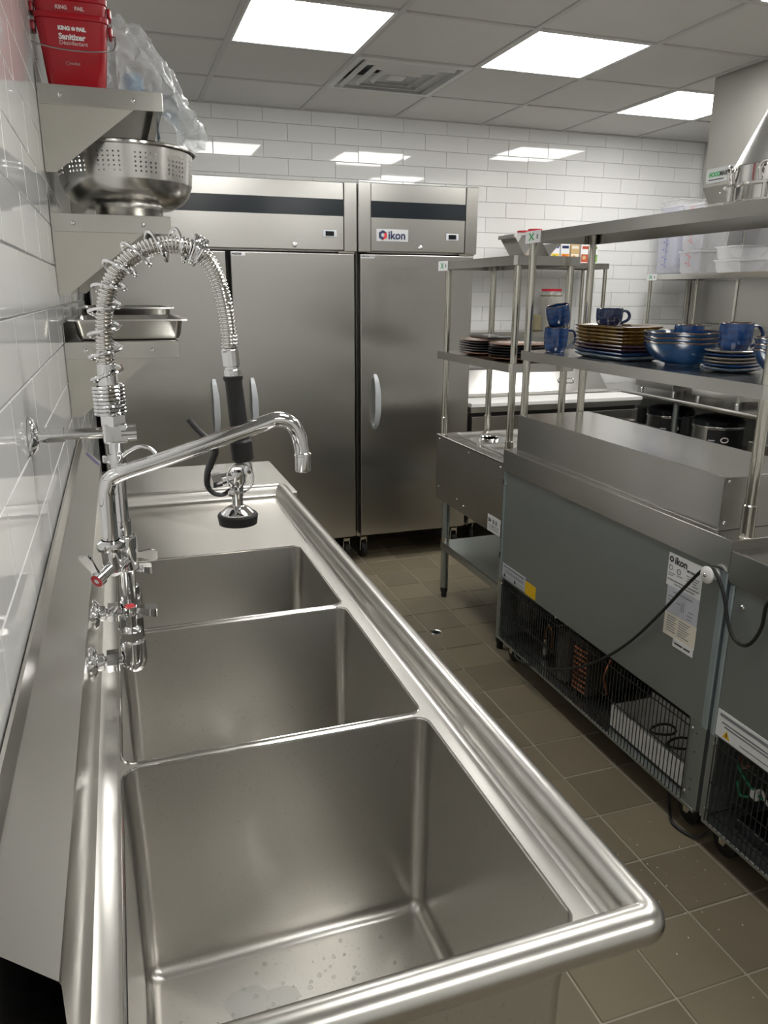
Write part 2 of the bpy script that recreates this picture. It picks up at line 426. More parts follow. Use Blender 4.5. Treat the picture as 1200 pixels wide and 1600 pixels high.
# floor drain opening in the aisle
t = thing('floor_drain', 'small round chrome floor drain with a dark opening in the brown tiles', 'drain', (DX, DY, 0.0))
part('drain_ring', MB().spin([(0.017, 0.0005), (0.026, 0.002), (0.028, 0.0), ], (DX, DY, 0), n=20), 'chrome', t)
part('drain_pipe', MB().spin([(0.018, 0.0008), (0.0178, -0.058), (0.0, -0.058)], (DX, DY, 0), n=20), 'galvanised', t)

# walls with individually laid tiles
def wall_tiles(parent, rows, joint0, pitch_w, gap, mk, lo, hi):
    """rows: list of (z0,z1,parity); mk(c0,c1,z0,z1) makes the tile"""
    for z0, z1, par in rows:
        a = joint0 + (pitch_w/2 if par else 0)
        a -= math.ceil((a-lo)/pitch_w)*pitch_w
        while a < hi-0.001:
            c0, c1 = max(a, lo), min(a+pitch_w, hi)
            if c1-c0 > 0.012: mk(c0+gap/2, c1-gap/2, z0+gap/2, z1-gap/2)
            a += pitch_w
_tc = {}
def tile_mesh(wd, ht, axis):
    k = (round(wd, 3), round(ht, 3), axis)
    if k not in _tc:
        b = MB()
        if axis == 'y': b.box(-wd/2, wd/2, -0.008, 0, -ht/2, ht/2, 0.0012, 1)   # back wall, faces -y
        else: b.box(0, 0.008, -wd/2, wd/2, -ht/2, ht/2, 0.0012, 1)              # left wall, faces +x
        _tc[k] = _mesh('tile', b, 'tile_white', Vector((0, 0, 0)), False)
    return _tc[k]
wall_back = struct('wall_back', MB().box(-0.1, RX+0.1, RY1, RY1+0.1, 0, 2.75), 'grout')
PB = 0.0985; rows = []; k = -14; stuffb = MB()
while True:
    z0 = 2.46+k*PB
    if z0 > RZ: break
    rows.append((z0, min(z0+PB, RZ+0.02), k % 2)); k += 1
def mk_back(c0, c1, z0, z1):
    me = tile_mesh(c1-c0, z1-z0, 'y')
    shared('tile', me, wall_back, ((c0+c1)/2, RY1, (z0+z1)/2), (random.gauss(0, .0024), 0, random.gauss(0, .0018)))
wall_tiles(wall_back, rows, 0.93, 0.304, 0.0022, mk_back, 0.01, RX-0.01)
lowb = MB()
z = 2.46-14*PB
while z > 0.05:
    x = 0.01
    while x < RX-0.05:
        lowb.box(x, min(x+0.3018, RX), RY1-0.008, RY1, z-PB+0.001, z-0.001); x += 0.304
    z -= PB
part('lower_tiles', lowb, 'tile_white', wall_back, False, kind='stuff')
wall_left = struct('wall_left', MB().box(-0.1, -0.0078, RY0, RY1, 0, 2.75), 'grout')
PL = 0.1027; rows = []; k = -6
while True:
    z0 = 1.5245+k*PL
    if z0 > RZ: break
    rows.append((z0, min(z0+PL, RZ+0.02), (k+1) % 2)); k += 1
def mk_left(c0, c1, z0, z1):
    me = tile_mesh(c1-c0, z1-z0, 'x')
    shared('tile', me, wall_left, (-0.008, (c0+c1)/2, (z0+z1)/2), (0, random.gauss(0, .0010), random.gauss(0, .0010)))
wall_tiles(wall_left, rows, 1.262-0.2970*3, 0.2970, 0.0030, mk_left, 0.25, RY1-0.01)
lowl = MB()
for z0, z1, par in rows:
    y = 0.25
    while y > RY0+0.05:
        lowl.box(-0.008, 0, max(y-0.294, RY0), y-0.003, z0+.0015, z1-.0015); y -= 0.297
z = 1.5245-6*PL
while z > 0.05:
    y = RY0
    while y < RY1-0.05:
        lowl.box(-0.008, 0, y, min(y+0.294, RY1), z-PL+.0015, z-.0015); y += 0.297
    z -= PL
part('lower_tiles', lowl, 'tile_white', wall_left, False, kind='stuff')
wall_right = struct('wall_right', MB().box(RX, RX+0.1, RY0, RY1, 0, 2.75), 'grout')
for a, bb in ((5.03, 4.56), (4.548, 3.34), (3.328, 2.12), (2.108, 0.9), (0.888, -0.3)):
    part('cladding_panel', MB().box(RX-0.012, RX, bb, a, 0.9, 2.60, 0.002), 'wall_steel', wall_right, False)
for yy in (4.554, 3.334, 2.114, 0.894):
    part('cladding_batten', MB().box(RX-0.020, RX-0.012, yy-0.012, yy+0.012, 0.9, 2.60, 0.003), 'steel_post', wall_right)
part('corner_strip', MB().box(RX-0.05, RX-0.001, 5.035, 5.052, 0.9, 1.70, 0.003), 'steel_shelf', wall_right)
wall_front = struct('wall_front', MB().box(-0.1, RX+0.1, RY0-0.1, RY0, 0, 2.75), 'tile_white')

# suspended ceiling: T-bars, lay-in panels, light panels, one air diffuser
ceiling = struct('ceiling', MB().box(-0.1, RX+0.1, RY0-0.1, RY1+0.1, 2.72, 2.80), 'ceiling_tile')
CG = 0.61; gx = 0.711; gy = 3.8615
def gyj(j): return gy+CG*j+(0.06 if j <= -2 else 0.0)
xs = [gx+CG*i for i in range(-1, 7)]; ys = [gyj(j) for j in range(-11, 2)]
for x in xs:
    if 0.02 < x < RX-0.02: part('grid_bar', MB().box(x-0.012, x+0.012, RY0, RY1-0.009, RZ-0.002, RZ+0.03), 'tbar', ceiling, False)
for y in ys:
    if RY0+0.02 < y < RY1-0.02: part('grid_bar', MB().box(0.001, RX-0.02, y-0.012, y+0.012, RZ-0.0014, RZ+0.03), 'tbar', ceiling, False)
part('edge_angle', MB().box(0.001, RX-0.02, RY1-0.030, RY1-0.0085, RZ-0.001, RZ+0.02), 'tbar', ceiling, False)
part('edge_angle', MB().box(0.001, 0.022, RY0, RY1-0.02, RZ-0.001, RZ+0.02), 'tbar', ceiling, False)
LIGHTS = {(0, -1): 'square LED ceiling panel between the left tile wall and the air diffuser',
          (2, -1): 'square LED ceiling panel beside the air diffuser, over the aisle',
          (4, 0): 'square LED ceiling panel beside the far end of the exhaust hood',
          (3, -3): 'square LED ceiling panel beside the front of the exhaust hood'}
# the same ceiling goes on over and behind the camera: its panels there, on the same grid
OFFSCREEN = {(0, -5): ('sink', 'square LED ceiling panel above the sink basins'), (2, -5): ('fridge', 'square LED ceiling panel above the undercounter fridges'),
             (0, -9): ('wall', 'square LED ceiling panel by the left wall, past the near end of the sink'), (2, -9): ('aisle', 'square LED ceiling panel past the near end of the undercounter fridges')}
VENT = (1, 0)
for i in range(-2, 7):
    for j in range(-12, 3):
        x0, x1 = gx+CG*i, gx+CG*(i+1); y0, y1 = gyj(j), gyj(j+1)
        cx0, cx1, cy0, cy1 = max(x0, 0.0), min(x1, RX), max(y0, RY0), min(y1, RY1-0.009)
        if cx1-cx0 < 0.04 or cy1-cy0 < 0.04: continue
        if (i, j) in LIGHTS or (i, j) in OFFSCREEN or (i, j) == VENT: continue
        if cx0 > 3.2 and cy1 < 3.55 and cy0 > 0.9: continue      # the hood goes up through the ceiling here
        dz = random.uniform(0, 0.003)
        part('ceiling_panel', MB().box(cx0+0.006, cx1-0.006, cy0+0.006, cy1-0.006, RZ+0.003+dz, RZ+0.018+dz), 'ceiling_tile', ceiling, False)
for (i, j), (where, lab) in [(k, ('', v)) for k, v in LIGHTS.items()]+list(OFFSCREEN.items()):
    off_ = '_%s_offscreen' % where if where else ''
    x0, y0 = gx+CG*i, gyj(j)
    t = thing('ceiling_light'+off_, lab, 'light', (x0+CG/2, y0+CG/2, RZ), 'LED panels in the suspended ceiling')
    b = MB()
    for (a0, a1, b0, b1) in ((0.012, 0.598, 0.012, 0.024), (0.012, 0.598, 0.586, 0.598), (0.012, 0.024, 0.024, 0.586), (0.586, 0.598, 0.024, 0.586)):
        b.box(x0+a0, x0+a1, y0+b0, y0+b1, RZ-0.0005, RZ+0.012)
    part('frame', b, 'vent_white', t, False)
    part('diffuser'+off_, MB().box(x0+0.022, x0+0.588, y0+0.022, y0+0.588, RZ+0.001, RZ+0.010), 'light_panel', t, False)
x0, y0 = gx+CG*VENT[0], gy+CG*VENT[1]; vc = (x0+CG/2, y0+CG/2)
t = thing('air_diffuser', 'square white louvred air diffuser in the ceiling between two light panels', 'vent', (vc[0], vc[1], RZ))
def sqring(b, r0, z0, r1, z1):
    A = [b.v((vc[0]+sx*r0, vc[1]+sy*r0, z0)) for sx, sy in ((-1, -1), (1, -1), (1, 1), (-1, 1))]
    B = [b.v((vc[0]+sx*r1, vc[1]+sy*r1, z1)) for sx, sy in ((-1, -1), (1, -1), (1, 1), (-1, 1))]
    for k in range(4): b.f([A[k], A[(k+1) % 4], B[(k+1) % 4], B[k]])
b = MB(); sqring(b, 0.297, RZ-0.001, 0.268, RZ-0.003); sqring(b, 0.268, RZ-0.003, 0.255, RZ+0.04)
part('frame', b, 'vent_white', t, False, solid=0.003)
for ro, ri in ((0.242, 0.180), (0.172, 0.118), (0.110, 0.062)):
    b = MB(); sqring(b, ri, RZ+0.045, ro, RZ+0.004); sqring(b, ro, RZ+0.004, ro-0.014, RZ-0.012)
    part('louvre', b, 'vent_white', t, False, solid=0.002)
b = MB(); b.box(vc[0]-0.045, vc[0]+0.045, vc[1]-0.045, vc[1]+0.045, RZ-0.004, RZ+0.002, 0.002); part('centre_plate', b, 'vent_white', t, False)
b = MB(); sqring(b, 0.262, RZ+0.03, 0.262, RZ+0.079); b.quad(*[(vc[0]+sx*0.262, vc[1]+sy*0.262, RZ+0.079) for sx, sy in ((-1, -1), (1, -1), (1, 1), (-1, 1))])
part('duct_box', b, 'galvanised', t, False)

# ================================================================ reach-in freezer and fridge
def handle(t, x, z0, z1, y):
    P = [(x, y, z1), (x, y-0.030, z1-0.03), (x+0.004, y-0.046, (z0+z1)/2+0.06), (x+0.004, y-0.048, (z0+z1)/2), (x+0.004, y-0.046, (z0+z1)/2-0.06), (x, y-0.030, z0+0.03), (x, y, z0)]
    Q = arc(P, 5); n = len(Q); b = MB(); L = []
    for i, p in enumerate(Q):
        wdt = 0.008+0.008*math.sin(PI*i/(n-1)); tn = (Q[min(i+1, n-1)]-Q[max(i-1, 0)]).normalized(); nn = tn.cross(Vector((1, 0, 0))).normalized()*0.007
        L.append([p+Vector((-wdt, 0, 0))-nn, p+Vector((wdt, 0, 0))-nn, p+Vector((wdt, 0, 0))+nn, p+Vector((-wdt, 0, 0))+nn])
    b.loft(L, True, True); return b
def reach_in(t, x0, x1, ndoor, zt, text_lab):
    yf = 4.15
    part('cabinet', MB().box(x0+0.004, x1-0.004, yf+0.065, 4.96, 0.14, zt-0.01, 0.004), 'steel_v', t, False)
    part('gasket_shadow_gap', MB().box(x0+0.015, x1-0.015, yf+0.05, yf+0.066, 0.165, 1.775), 'black_rubber', t, False)  # black sheet: gasket behind the doors, also painting shadow into their gaps
    # header with louvre window
    hb = 1.782; ph = 0.072
    hd = part('header_panel', MB().box(x0+ph, x1-ph, yf-0.004, yf+0.07, hb, zt-0.002, 0.003), 'steel_hx', t, False)
    part('header_post', MB().box(x0, x0+ph-0.002, yf-0.010, yf+0.07, hb-0.006, zt, 0.003), 'steel_v', t, False)
    part('header_post', MB().box(x1-ph+0.002, x1, yf-0.010, yf+0.07, hb-0.006, zt, 0.003), 'steel_v', t, False)
    part('header_window', MB().box(x0+ph+0.002, x1-ph-0.002, yf-0.0055, yf-0.002, 1.953, 2.036), 'dark_window', t, False)
    xd = x1-0.15
    dp = part('temperature_display', MB().box(xd-0.038, xd+0.038, yf-0.010, yf-0.003, 1.846, 1.882, 0.006, 2), 'grey_plastic', t)
    part('screen', MB().box(xd-0.024, xd+0.022, yf-0.0115, yf-0.0095, 1.853, 1.876), 'black_gloss', dp, False)
    xl = x1-0.34
    part('key_lock', MB().spin([(0.013, 0), (0.013, 0.006), (0.010, 0.008), (0.0, 0.008)], (xl, yf-0.003, 1.803), (0, -1, 0), 16), 'chrome', t)
    # doors
    wdoor = (x1-x0)/ndoor
    for d in range(ndoor):
        a, c = x0+d*wdoor+0.012, x0+(d+1)*wdoor-0.012
        door = part('door', MB().box(a, c, yf, yf+0.05, 0.165, 1.766, 0.006, 2), 'steel_v', t)
        right_hinged = not (ndoor == 2 and d == 0)
        hx = a+0.085 if right_hinged else c-0.095
        part('handle', handle(t, hx, 0.81, 1.115, yf), 'grey_plastic', door)
        part('hinge', MB().box((c-0.09) if right_hinged else a, c if right_hinged else a+0.09, yf-0.002, yf+0.05, 1.7665, 1.777), 'steel_post', door, False)
        fl = Face((a+0.003, yf, 1.745), (1, 0, 0), (0, 0, 1))
        b = MB(); fl.plate(b, 0, 0.078 if ndoor == 1 else 0.072, 0, 0.018); lb = part('name_label', b, 'paper_white', door, False)
        text('lettering', text_lab, 0.0135, fl.pt(0.003, 0.0045, 0.0012), (1, 0, 0), (0, 0, 1), 'ink', t, sx=0.78 if ndoor == 1 else 1.0, bold=0.0004)
    for cx in (x0+0.05, x1-0.05):
        for cy in (yf+0.09, 4.9):
            cs = part('caster', MB().box(cx-0.02, cx+0.02, cy-0.03, cy+0.03, 0.115, 0.14, 0.004), 'steel_post', t, False)
            part('wheel', MB().cyl((cx-0.014, cy+0.01, 0.052), (cx+0.014, cy+0.01, 0.052), 0.052, n=20), 'black_rubber', cs)
            for q in (-0.0195, 0.0195): part('fork', MB().box(cx+q-0.0025, cx+q+0.0025, cy-0.02, cy+0.04, 0.045, 0.118, 0.002), 'chrome', cs, False)
fz = thing('reach_in_freezer', 'tall two-door stainless steel freezer in the corner by the left wall', 'freezer', (0.70, 4.5, 0))
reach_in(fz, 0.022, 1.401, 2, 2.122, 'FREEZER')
fr = thing('reach_in_fridge', 'tall single-door stainless steel refrigerator with a maker badge on its header', 'refrigerator', (1.76, 4.5, 0))
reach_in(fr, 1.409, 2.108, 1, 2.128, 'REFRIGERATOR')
def logo(t, fc, a, v, s, c1, c2, ring=False):
    """six-sided swirl mark"""
    b = MB(); b2 = MB()
    for k in range(6):
        a0, a1 = PI/3*k+PI/6, PI/3*(k+1)+PI/6
        P = [(a+s*math.cos(a0), v+s*math.sin(a0)), (a+s*math.cos(a1), v+s*math.sin(a1)), (a+s*.42*math.cos(a1+.5), v+s*.42*math.sin(a1+.5)), (a+s*.42*math.cos(a0+.5), v+s*.42*math.sin(a0+.5))]
        q = b2 if (k in (4, 5)) else b
        q.f([q.v(fc.pt(x, y, 0.0018)) for x, y in P])
    part('logo_mark', b, c1, t, False); part('logo_mark', b2, c2, t, False)
fc = Face((1.512, 4.146, 1.834), (1, 0, 0), (0, 0, 1))
b = MB(); fc.plate(b, 0, 0.182, 0, 0.062, 0, 0.003); bd = part('badge', b, 'silver_badge', fr, False)
fc2 = Face((1.512, 4.143, 1.834), (1, 0, 0), (0, 0, 1))
logo(fr, fc2, 0.036, 0.031, 0.026, 'ink_navy', 'logo_red')
text('lettering', 'ikon', 0.058, fc2.pt(0.066, 0.012, 0.0005), (1, 0, 0), (0, 0, 1), 'ink_navy', fr, bold=0.0016, sx=1.0)

# ================================================================ three-bowl sink with drainboard
DZ = 0.900
sink = thing('three_bowl_sink', 'long stainless three-bowl sink with a drainboard and tall backsplash along the left wall', 'sink', (0.33, 1.5, 0))
BX0, BX1 = 0.095, 0.562
BOWLS = [(0.566, 1.014), (1.028, 1.488), (1.502, 1.932)]
SY0, SY1, SXR = 0.529, 2.488, 0.6245      # centre lines of the rolled rim
# deck plate with three openings
b = MB(); edges = []
def loop(pts):
    V = [b.v(p) for p in pts]
    for i in range(len(V)): edges.append(b.bm.edges.new((V[i], V[(i+1) % len(V)])))
loop([(0.078, SY0, DZ), (SXR, SY0, DZ), (SXR, 1.952, DZ), (0.078, 1.952, DZ)])
for y0, y1 in BOWLS: loop(rrect(BX0, BX1, y0, y1, 0.022, DZ, 6))
bmesh.ops.triangle_fill(b.bm, edges=edges, use_beauty=True)
part('deck', b, 'steel_sink', sink, True)
# drainboard, folded so that it drains towards the bowls
b = MB()
M_ = b.v((0.36, 2.17, DZ-0.007)); c = [b.v(p) for p in ((0.078, 1.952, DZ-0.001), (0.33, 1.952, DZ-0.004), (SXR, 1.952, DZ-0.001), (SXR, SY1, DZ+0.001), (0.078, SY1, DZ+0.001))]
for i in range(5): b.f([c[i], c[(i+1) % 5], M_])
part('drainboard', b, 'steel_sink', sink, False)
# bowls
for y0, y1 in BOWLS:
    L = [rrect(BX0-0.003, BX1+0.003, y0-0.003, y1+0.003, 0.024, DZ+0.0005, 6), rrect(BX0, BX1, y0, y1, 0.022, DZ-0.004, 6)]
    for z in (0.80, 0.70, 0.60, 0.553): L.append(rrect(BX0+0.004, BX1-0.004, y0+0.004, y1-0.004, 0.022, z, 6))
    for a in (20, 45, 70, 90):
        q = 0.020*(1-math.cos(math.radians(a))); L.append(rrect(BX0+0.004+q, BX1-0.004-q, y0+0.004+q, y1-0.004-q, 0.022-q*0.4, 0.553-0.020*math.sin(math.radians(a)), 6))
    cx, cy = (BX0+BX1)/2, (y0+y1)/2
    N = len(L[0]); L.append([(cx+0.045*math.cos(math.atan2(p[1]-cy, p[0]-cx)), cy+0.045*math.sin(math.atan2(p[1]-cy, p[0]-cx)), 0.523) for p in L[-1]])
    b = MB(); b.loft(L); bo = part('bowl', b, 'steel_bowl', sink, True)
    part('drain', MB().spin([(0.0, 0.512), (0.026, 0.512), (0.030, 0.520), (0.048, 0.5245), (0.050, 0.523)], (cx, cy, 0), n=24), 'chrome', bo)
    # welded bead round the rim of the bowl
    part('rim_bead', MB().tube(rrect(BX0-0.0005, BX1+0.0005, y0-0.0005, y1+0.0005, 0.0225, DZ+0.0003, 6), 0.0022, 6, closed=True), 'steel_polished', bo)
# rolled rim: one swept profile round near end, aisle side and far end
R = 0.0205
prof = [(-0.036, DZ+0.0004), (-0.029, DZ+0.0016), (-0.0245, DZ+0.0050), (-0.0220, DZ+0.011)]
for k in range(13):
    a = math.radians(172-k*21.5); prof.append((R*math.cos(a), DZ+0.0195+R*math.sin(a)))
path = []   # (x, y, outward normal)
CR = 0.012
path.append((0.060, SY0, (0, -1))); path.append((0.3, SY0, (0, -1)))
for k in range(9):
    a = -PI/2+PI/2*k/8; path.append((SXR-CR+CR*math.cos(a), SY0+CR+CR*math.sin(a), (math.cos(a), math.sin(a))))
for y in (1.0, 1.5, 2.0): path.append((SXR, y, (1, 0)))
for k in range(9):
    a = PI/2*k/8; path.append((SXR-CR+CR*math.cos(a), SY1-CR+CR*math.sin(a), (math.cos(a), math.sin(a))))
path.append((0.3, SY1, (0, 1))); path.append((0.060, SY1, (0, 1)))
b = MB(); rings = []
for x, y, n in path: rings.append([b.v((x+d*n[0], y+d*n[1], z)) for d, z in prof])
for A, B in zip(rings, rings[1:]):
    for k in range(len(prof)-1): b.f([A[k], A[k+1], B[k+1], B[k]])
part('rolled_rim', b, 'steel_sink', sink, 60)
# backsplash: cove, upright, 45-degree return, lip against the wall; a hollow channel open at its near end
BS0, BS1 = 0.520, 2.508
bp = [(0.0885, DZ), (0.074, DZ+0.002), (0.064, DZ+0.008), (0.059, DZ+0.019), (0.058, DZ+0.032), (0.058, 1.043), (0.0565, 1.0475), (0.010, 1.094), (0.0075, 1.098), (0.0075, 1.140), (0.0035, 1.140), (0.0035, DZ)]
b = MB(); b.prism(bp, 'y', BS0, BS1, False, True, True)
part('backsplash', b, 'steel_sink', sink, 25)
b = MB(); fcb = Face((0.0565, 2.44, 1.0475), (-0.0465, 0, 0.0465), (0, -1, 0))
V = [Vector((0.0555, 2.425, 1.0495)), Vector((0.0205, 2.445, 1.0845)), Vector((0.0205, 2.485, 1.0845)), Vector((0.0555, 2.465, 1.0495))]
b.f([b.v(p) for p in V]); part('sticker', b, 'purple_sticker', sink, False)
for x, y in ((0.535, 0.62), (0.10, 0.62), (0.535, 1.90), (0.10, 1.90), (0.58, 2.40), (0.10, 2.40)):
    lg = part('leg', MB().cyl((x, y, 0.05), (x, y, 0.52 if y < 2 else 0.89), 0.0205, n=16), 'galvanised', sink)
    part('foot', MB().spin([(0.0, 0), (0.018, 0), (0.021, 0.012), (0.021, 0.05), (0.0, 0.05)], (x, y, 0), n=14), 'black_plastic', lg)
# wet patch and drops in the near bowl
b = MB(); wcx, wcy = (BX0+BX1)/2, (BOWLS[0][0]+BOWLS[0][1])/2
def bottom(x, y):
    dx, dy = abs(x-wcx), abs(y-wcy); d = max(1e-6, math.hypot(dx, dy))
    e = min(0.2095*d/max(dx, 1e-6), 0.2*d/max(dy, 1e-6))
    return 0.523+0.010*max(0.0, min(1.0, (d-0.045)/(e-0.045)))
def blob(cx, cy, r, h, irr=0.25, n=26):
    if math.hypot(cx-wcx, cy-wcy) < 0.062+r: return
    ph = [random.uniform(0, 6.28) for _ in range(3)]; O = []; I = []
    for k in range(n):
        a = 2*PI*k/n; q = r*(1+irr*math.sin(2*a+ph[0])+irr*.6*math.sin(3*a+ph[1])+irr*.4*math.sin(5*a+ph[2]))
        for L_, f_, hh in ((O, 1.0, -0.0002), (I, 0.86, h)):
            x, y = cx+q*f_*math.cos(a), cy+q*f_*math.sin(a); L_.append((x, y, bottom(x, y)+hh))
    b.loft([O, I], False, True)
blob(0.26, 0.905, 0.045, 0.0012, 0.25); blob(0.20, 0.86, 0.024, 0.001, 0.25)
for _ in range(50): blob(random.gauss(0.34, 0.08), random.gauss(0.91, 0.04), random.uniform(0.0012, 0.0045), random.uniform(0.0008, 0.002), 0.12, 9)
solo('water_drops', b, 'water', 'shallow wet patch and water drops on the bottom of the nearest sink bowl', 'water', kind='stuff')

# ---------------------------------------------------------------- pre-rinse tap
FY = 1.27; FX = 0.124
fa = thing('pre_rinse_faucet', 'chrome wall-mounted pre-rinse tap with spring hose, spray head and swing spout over the sink', 'faucet', (FX, FY, 0.92))
def hexn(b, p0, p1, r): return b.cyl(p0, p1, r, n=6)
for yy in (FY-0.10, FY+0.10):
    iz = 1.000
    part('wall_flange', MB().spin([(0.027, 0.0), (0.027, 0.003), (0.021, 0.009), (0.014, 0.011), (0.014, 0.020), (0.009, 0.021)], (0.058, yy, iz), (1, 0, 0), 24), 'chrome', fa)
    b = MB(); b.cyl((0.070, yy, iz), (0.125, yy, iz), 0.0085, n=16); hexn(b, (0.083, yy, iz), (0.101, yy, iz), 0.0175); part('inlet_union', b, 'chrome', fa)
    # valve body: upright with bonnet and lever
    b = MB(); b.spin([(0.0, -0.021), (0.012, -0.019), (0.018, -0.010), (0.0195, 0.0), (0.0195, 0.030), (0.0165, 0.034), (0.0165, 0.036)], (FX, yy, iz), n=24)
    hexn(b, (FX, yy, iz+0.034), (FX, yy, iz+0.048), 0.0185); b.spin([(0.014, 0.048), (0.012, 0.052), (0.008, 0.055), (0.008, 0.090), (0.0, 0.090)], (FX, yy, iz), n=16)
    part('valve_body', b, 'chrome', fa)
    lz = iz+0.084
    b = MB(); L = []
    for q, wq in ((0.0, 0.008), (0.012, 0.006), (0.026, 0.011), (0.036, 0.013), (0.041, 0.010)):
        L.append([(FX+q, yy-wq, lz-0.004-q*0.25), (FX+q, yy+wq, lz-0.004-q*0.25), (FX+q, yy+wq, lz+0.004-q*0.12), (FX+q, yy-wq, lz+0.004-q*0.12)])
    b.loft(L, True, True); b.spin([(0.0098, 0.0045), (0.0100, -0.008), (0.008, -0.010)], (FX, yy, lz), n=18); lv = part('lever_handle', b, 'chrome', fa, 60)
    b = MB(); b.spin([(0.0, 0.0062), (0.0075, 0.0060), (0.0092, 0.0045)], (FX, yy, lz), n=16); part('index_button', b, 'logo_red' if yy < FY else 'ink_blue', lv)
part('cross_body', MB().tube([(FX, FY-0.10, 1.0), (FX, FY-0.05, 1.0), (FX, FY+0.05, 1.0), (FX, FY+0.10, 1.0)], 0.0125, 14), 'chrome', fa)
b = MB(); hexn(b, (FX, FY, 0.985), (FX, FY, 1.03), 0.021); part('centre_body', b, 'chrome', fa)
part('lower_riser', MB().cyl((FX, FY, 1.02), (FX, FY, 1.115), 0.0115, n=18), 'chrome', fa)
# add-on tap with swing spout
ay = FY-0.045
b = MB(); b.spin([(0.0165, 0.0), (0.0195, 0.004), (0.0195, 0.055), (0.0165, 0.060)], (FX, FY, 1.115), n=22, cap0=True, cap1=True)
b.spin([(0.012, 0.0), (0.017, 0.015), (0.017, 0.05), (0.0, 0.052)], (FX-0.004, FY, 1.138), (-0.35, -0.93, 0.0), 18)
b.spin([(0.0, -0.03), (0.013, -0.028), (0.0165, -0.018), (0.0165, 0.006), (0.0215, 0.009), (0.0228, 0.015), (0.0215, 0.022), (0.015, 0.025)], (0.104, ay, 1.158), n=22)
part('add_on_body', b, 'chrome', fa)
for hp, hd, lv1 in (((0.100, ay-0.012, 1.140), Vector((-0.62, -0.70, -0.34)), (-0.020, -0.012, 0.042)), ((0.138, FY-0.005, 1.142), Vector((0.98, -0.1, -0.12)), None)):
    hd.normalize(); p1 = Vector(hp)+hd*0.030
    if lv1 is not None:
        part('stem', MB().cyl(hp, p1, 0.0085, n=16), 'chrome', fa)
        b = MB(); b.spin([(0.0095, -0.008), (0.0115, -0.006), (0.0115, 0.004), (0.0, 0.004)], p1, hd, 18); hub = part('handle_hub', b, 'chrome', fa)
        part('red_ring', MB().spin([(0.0045, 0.0048), (0.0105, 0.0046), (0.0105, 0.004)], p1, hd, 18), 'logo_red', hub)
        part('centre_screw', MB().spin([(0.0, 0.0052), (0.0042, 0.005)], p1, hd, 12), 'paper_white', hub)
        b = MB(); L = []; base = p1-hd*0.004
        side = Vector((0.55, -0.3, 0.1)).normalized()
        for q, wq in ((0.0, 0.005), (0.4, 0.006), (0.8, 0.0095), (1.0, 0.008)):
            cpt = base+Vector(lv1)*q; nn = Vector(lv1).cross(side).normalized()*0.0022
            L.append([cpt-side*wq-nn, cpt+side*wq-nn, cpt+side*wq+nn, cpt-side*wq+nn])
        b.loft(L, True, True); part('lever_handle', b, 'chrome', hub, 60)
    else:
        b = MB(); L = []
        for q, wq in ((0.0, 0.006), (0.010, 0.005), (0.024, 0.0095), (0.032, 0.009), (0.036, 0.006)):
            cpt = Vector(hp)+hd*q
            L.append([cpt+Vector((0, -0.003, -wq)), cpt+Vector((0, 0.003, -wq)), cpt+Vector((0, 0.003, wq)), cpt+Vector((0, -0.003, wq))])
        b.loft(L, True, True); part('lever_handle', b, 'chrome', fa, 60)
sp = arc([(0.104, ay, 1.170), (0.104, ay, 1.240), (0.107, ay, 1.268), (0.122, ay, 1.286), (0.20, ay, 1.309), (0.345, ay, 1.353), (0.375, ay, 1.3615), (0.398, ay, 1.355), (0.412, ay, 1.332), (0.4175, ay, 1.300)], 6)
spo = part('swing_spout', MB().tube(sp, 0.0125, 18), 'chrome', fa)
part('aerator', MB().spin([(0.0, 0.0), (0.012, 0.0), (0.0135, 0.002), (0.0135, 0.026), (0.0145, 0.027), (0.0145, 0.031), (0.012, 0.033)], (0.4178, ay, 1.272), n=22), 'chrome', spo)
# riser, wall bracket, hook
part('riser', MB().cyl((FX, FY, 1.17), (FX, FY, 1.39), 0.0105, n=18).cyl((FX, FY, 1.17), (FX, FY, 1.20), 0.013, n=18), 'chrome', fa)
part('clamp_block', MB().box(FX-0.017, FX+0.020, FY-0.017, FY+0.017, 1.330, 1.362, 0.004, 2).cyl((FX+0.01, FY-0.004, 1.346), (FX+0.033, FY-0.004, 1.346), 0.014, n=16), 'chrome', fa)
wb = part('wall_bracket', MB().cyl((0.012, FY, 1.3465), (FX-0.01, FY, 1.3465), 0.0085, n=18).cyl((0.012, FY, 1.3465), (0.050, FY, 1.3465), 0.0118, n=18), 'chrome', fa)
part('wall_rosette', MB().spin([(0.0295, 0.0), (0.0295, 0.004), (0.022, 0.010), (0.014, 0.012)], (0.001, FY, 1.3465), (1, 0, 0), 28), 'chrome', wb)
hk = part('hook', MB().tube(arc([(FX+0.006, FY-0.006, 1.306), (FX+0.018, FY-0.010, 1.316), (FX+0.036, FY-0.014, 1.324), (FX+0.052, FY-0.016, 1.320), (FX+0.060, FY-0.018, 1.310), (FX+0.059, FY-0.018, 1.303)], 5), 0.0032, 10), 'chrome', fa)
part('hook_clamp', MB().spin([(0.0125, 0), (0.0135, 0.002), (0.0135, 0.014), (0.0125, 0.016)], (FX, FY, 1.296), n=18, cap0=True, cap1=True).box(FX-0.022, FX-0.008, FY-0.006, FY+0.004, 1.298, 1.310, 0.002), 'chrome', hk)
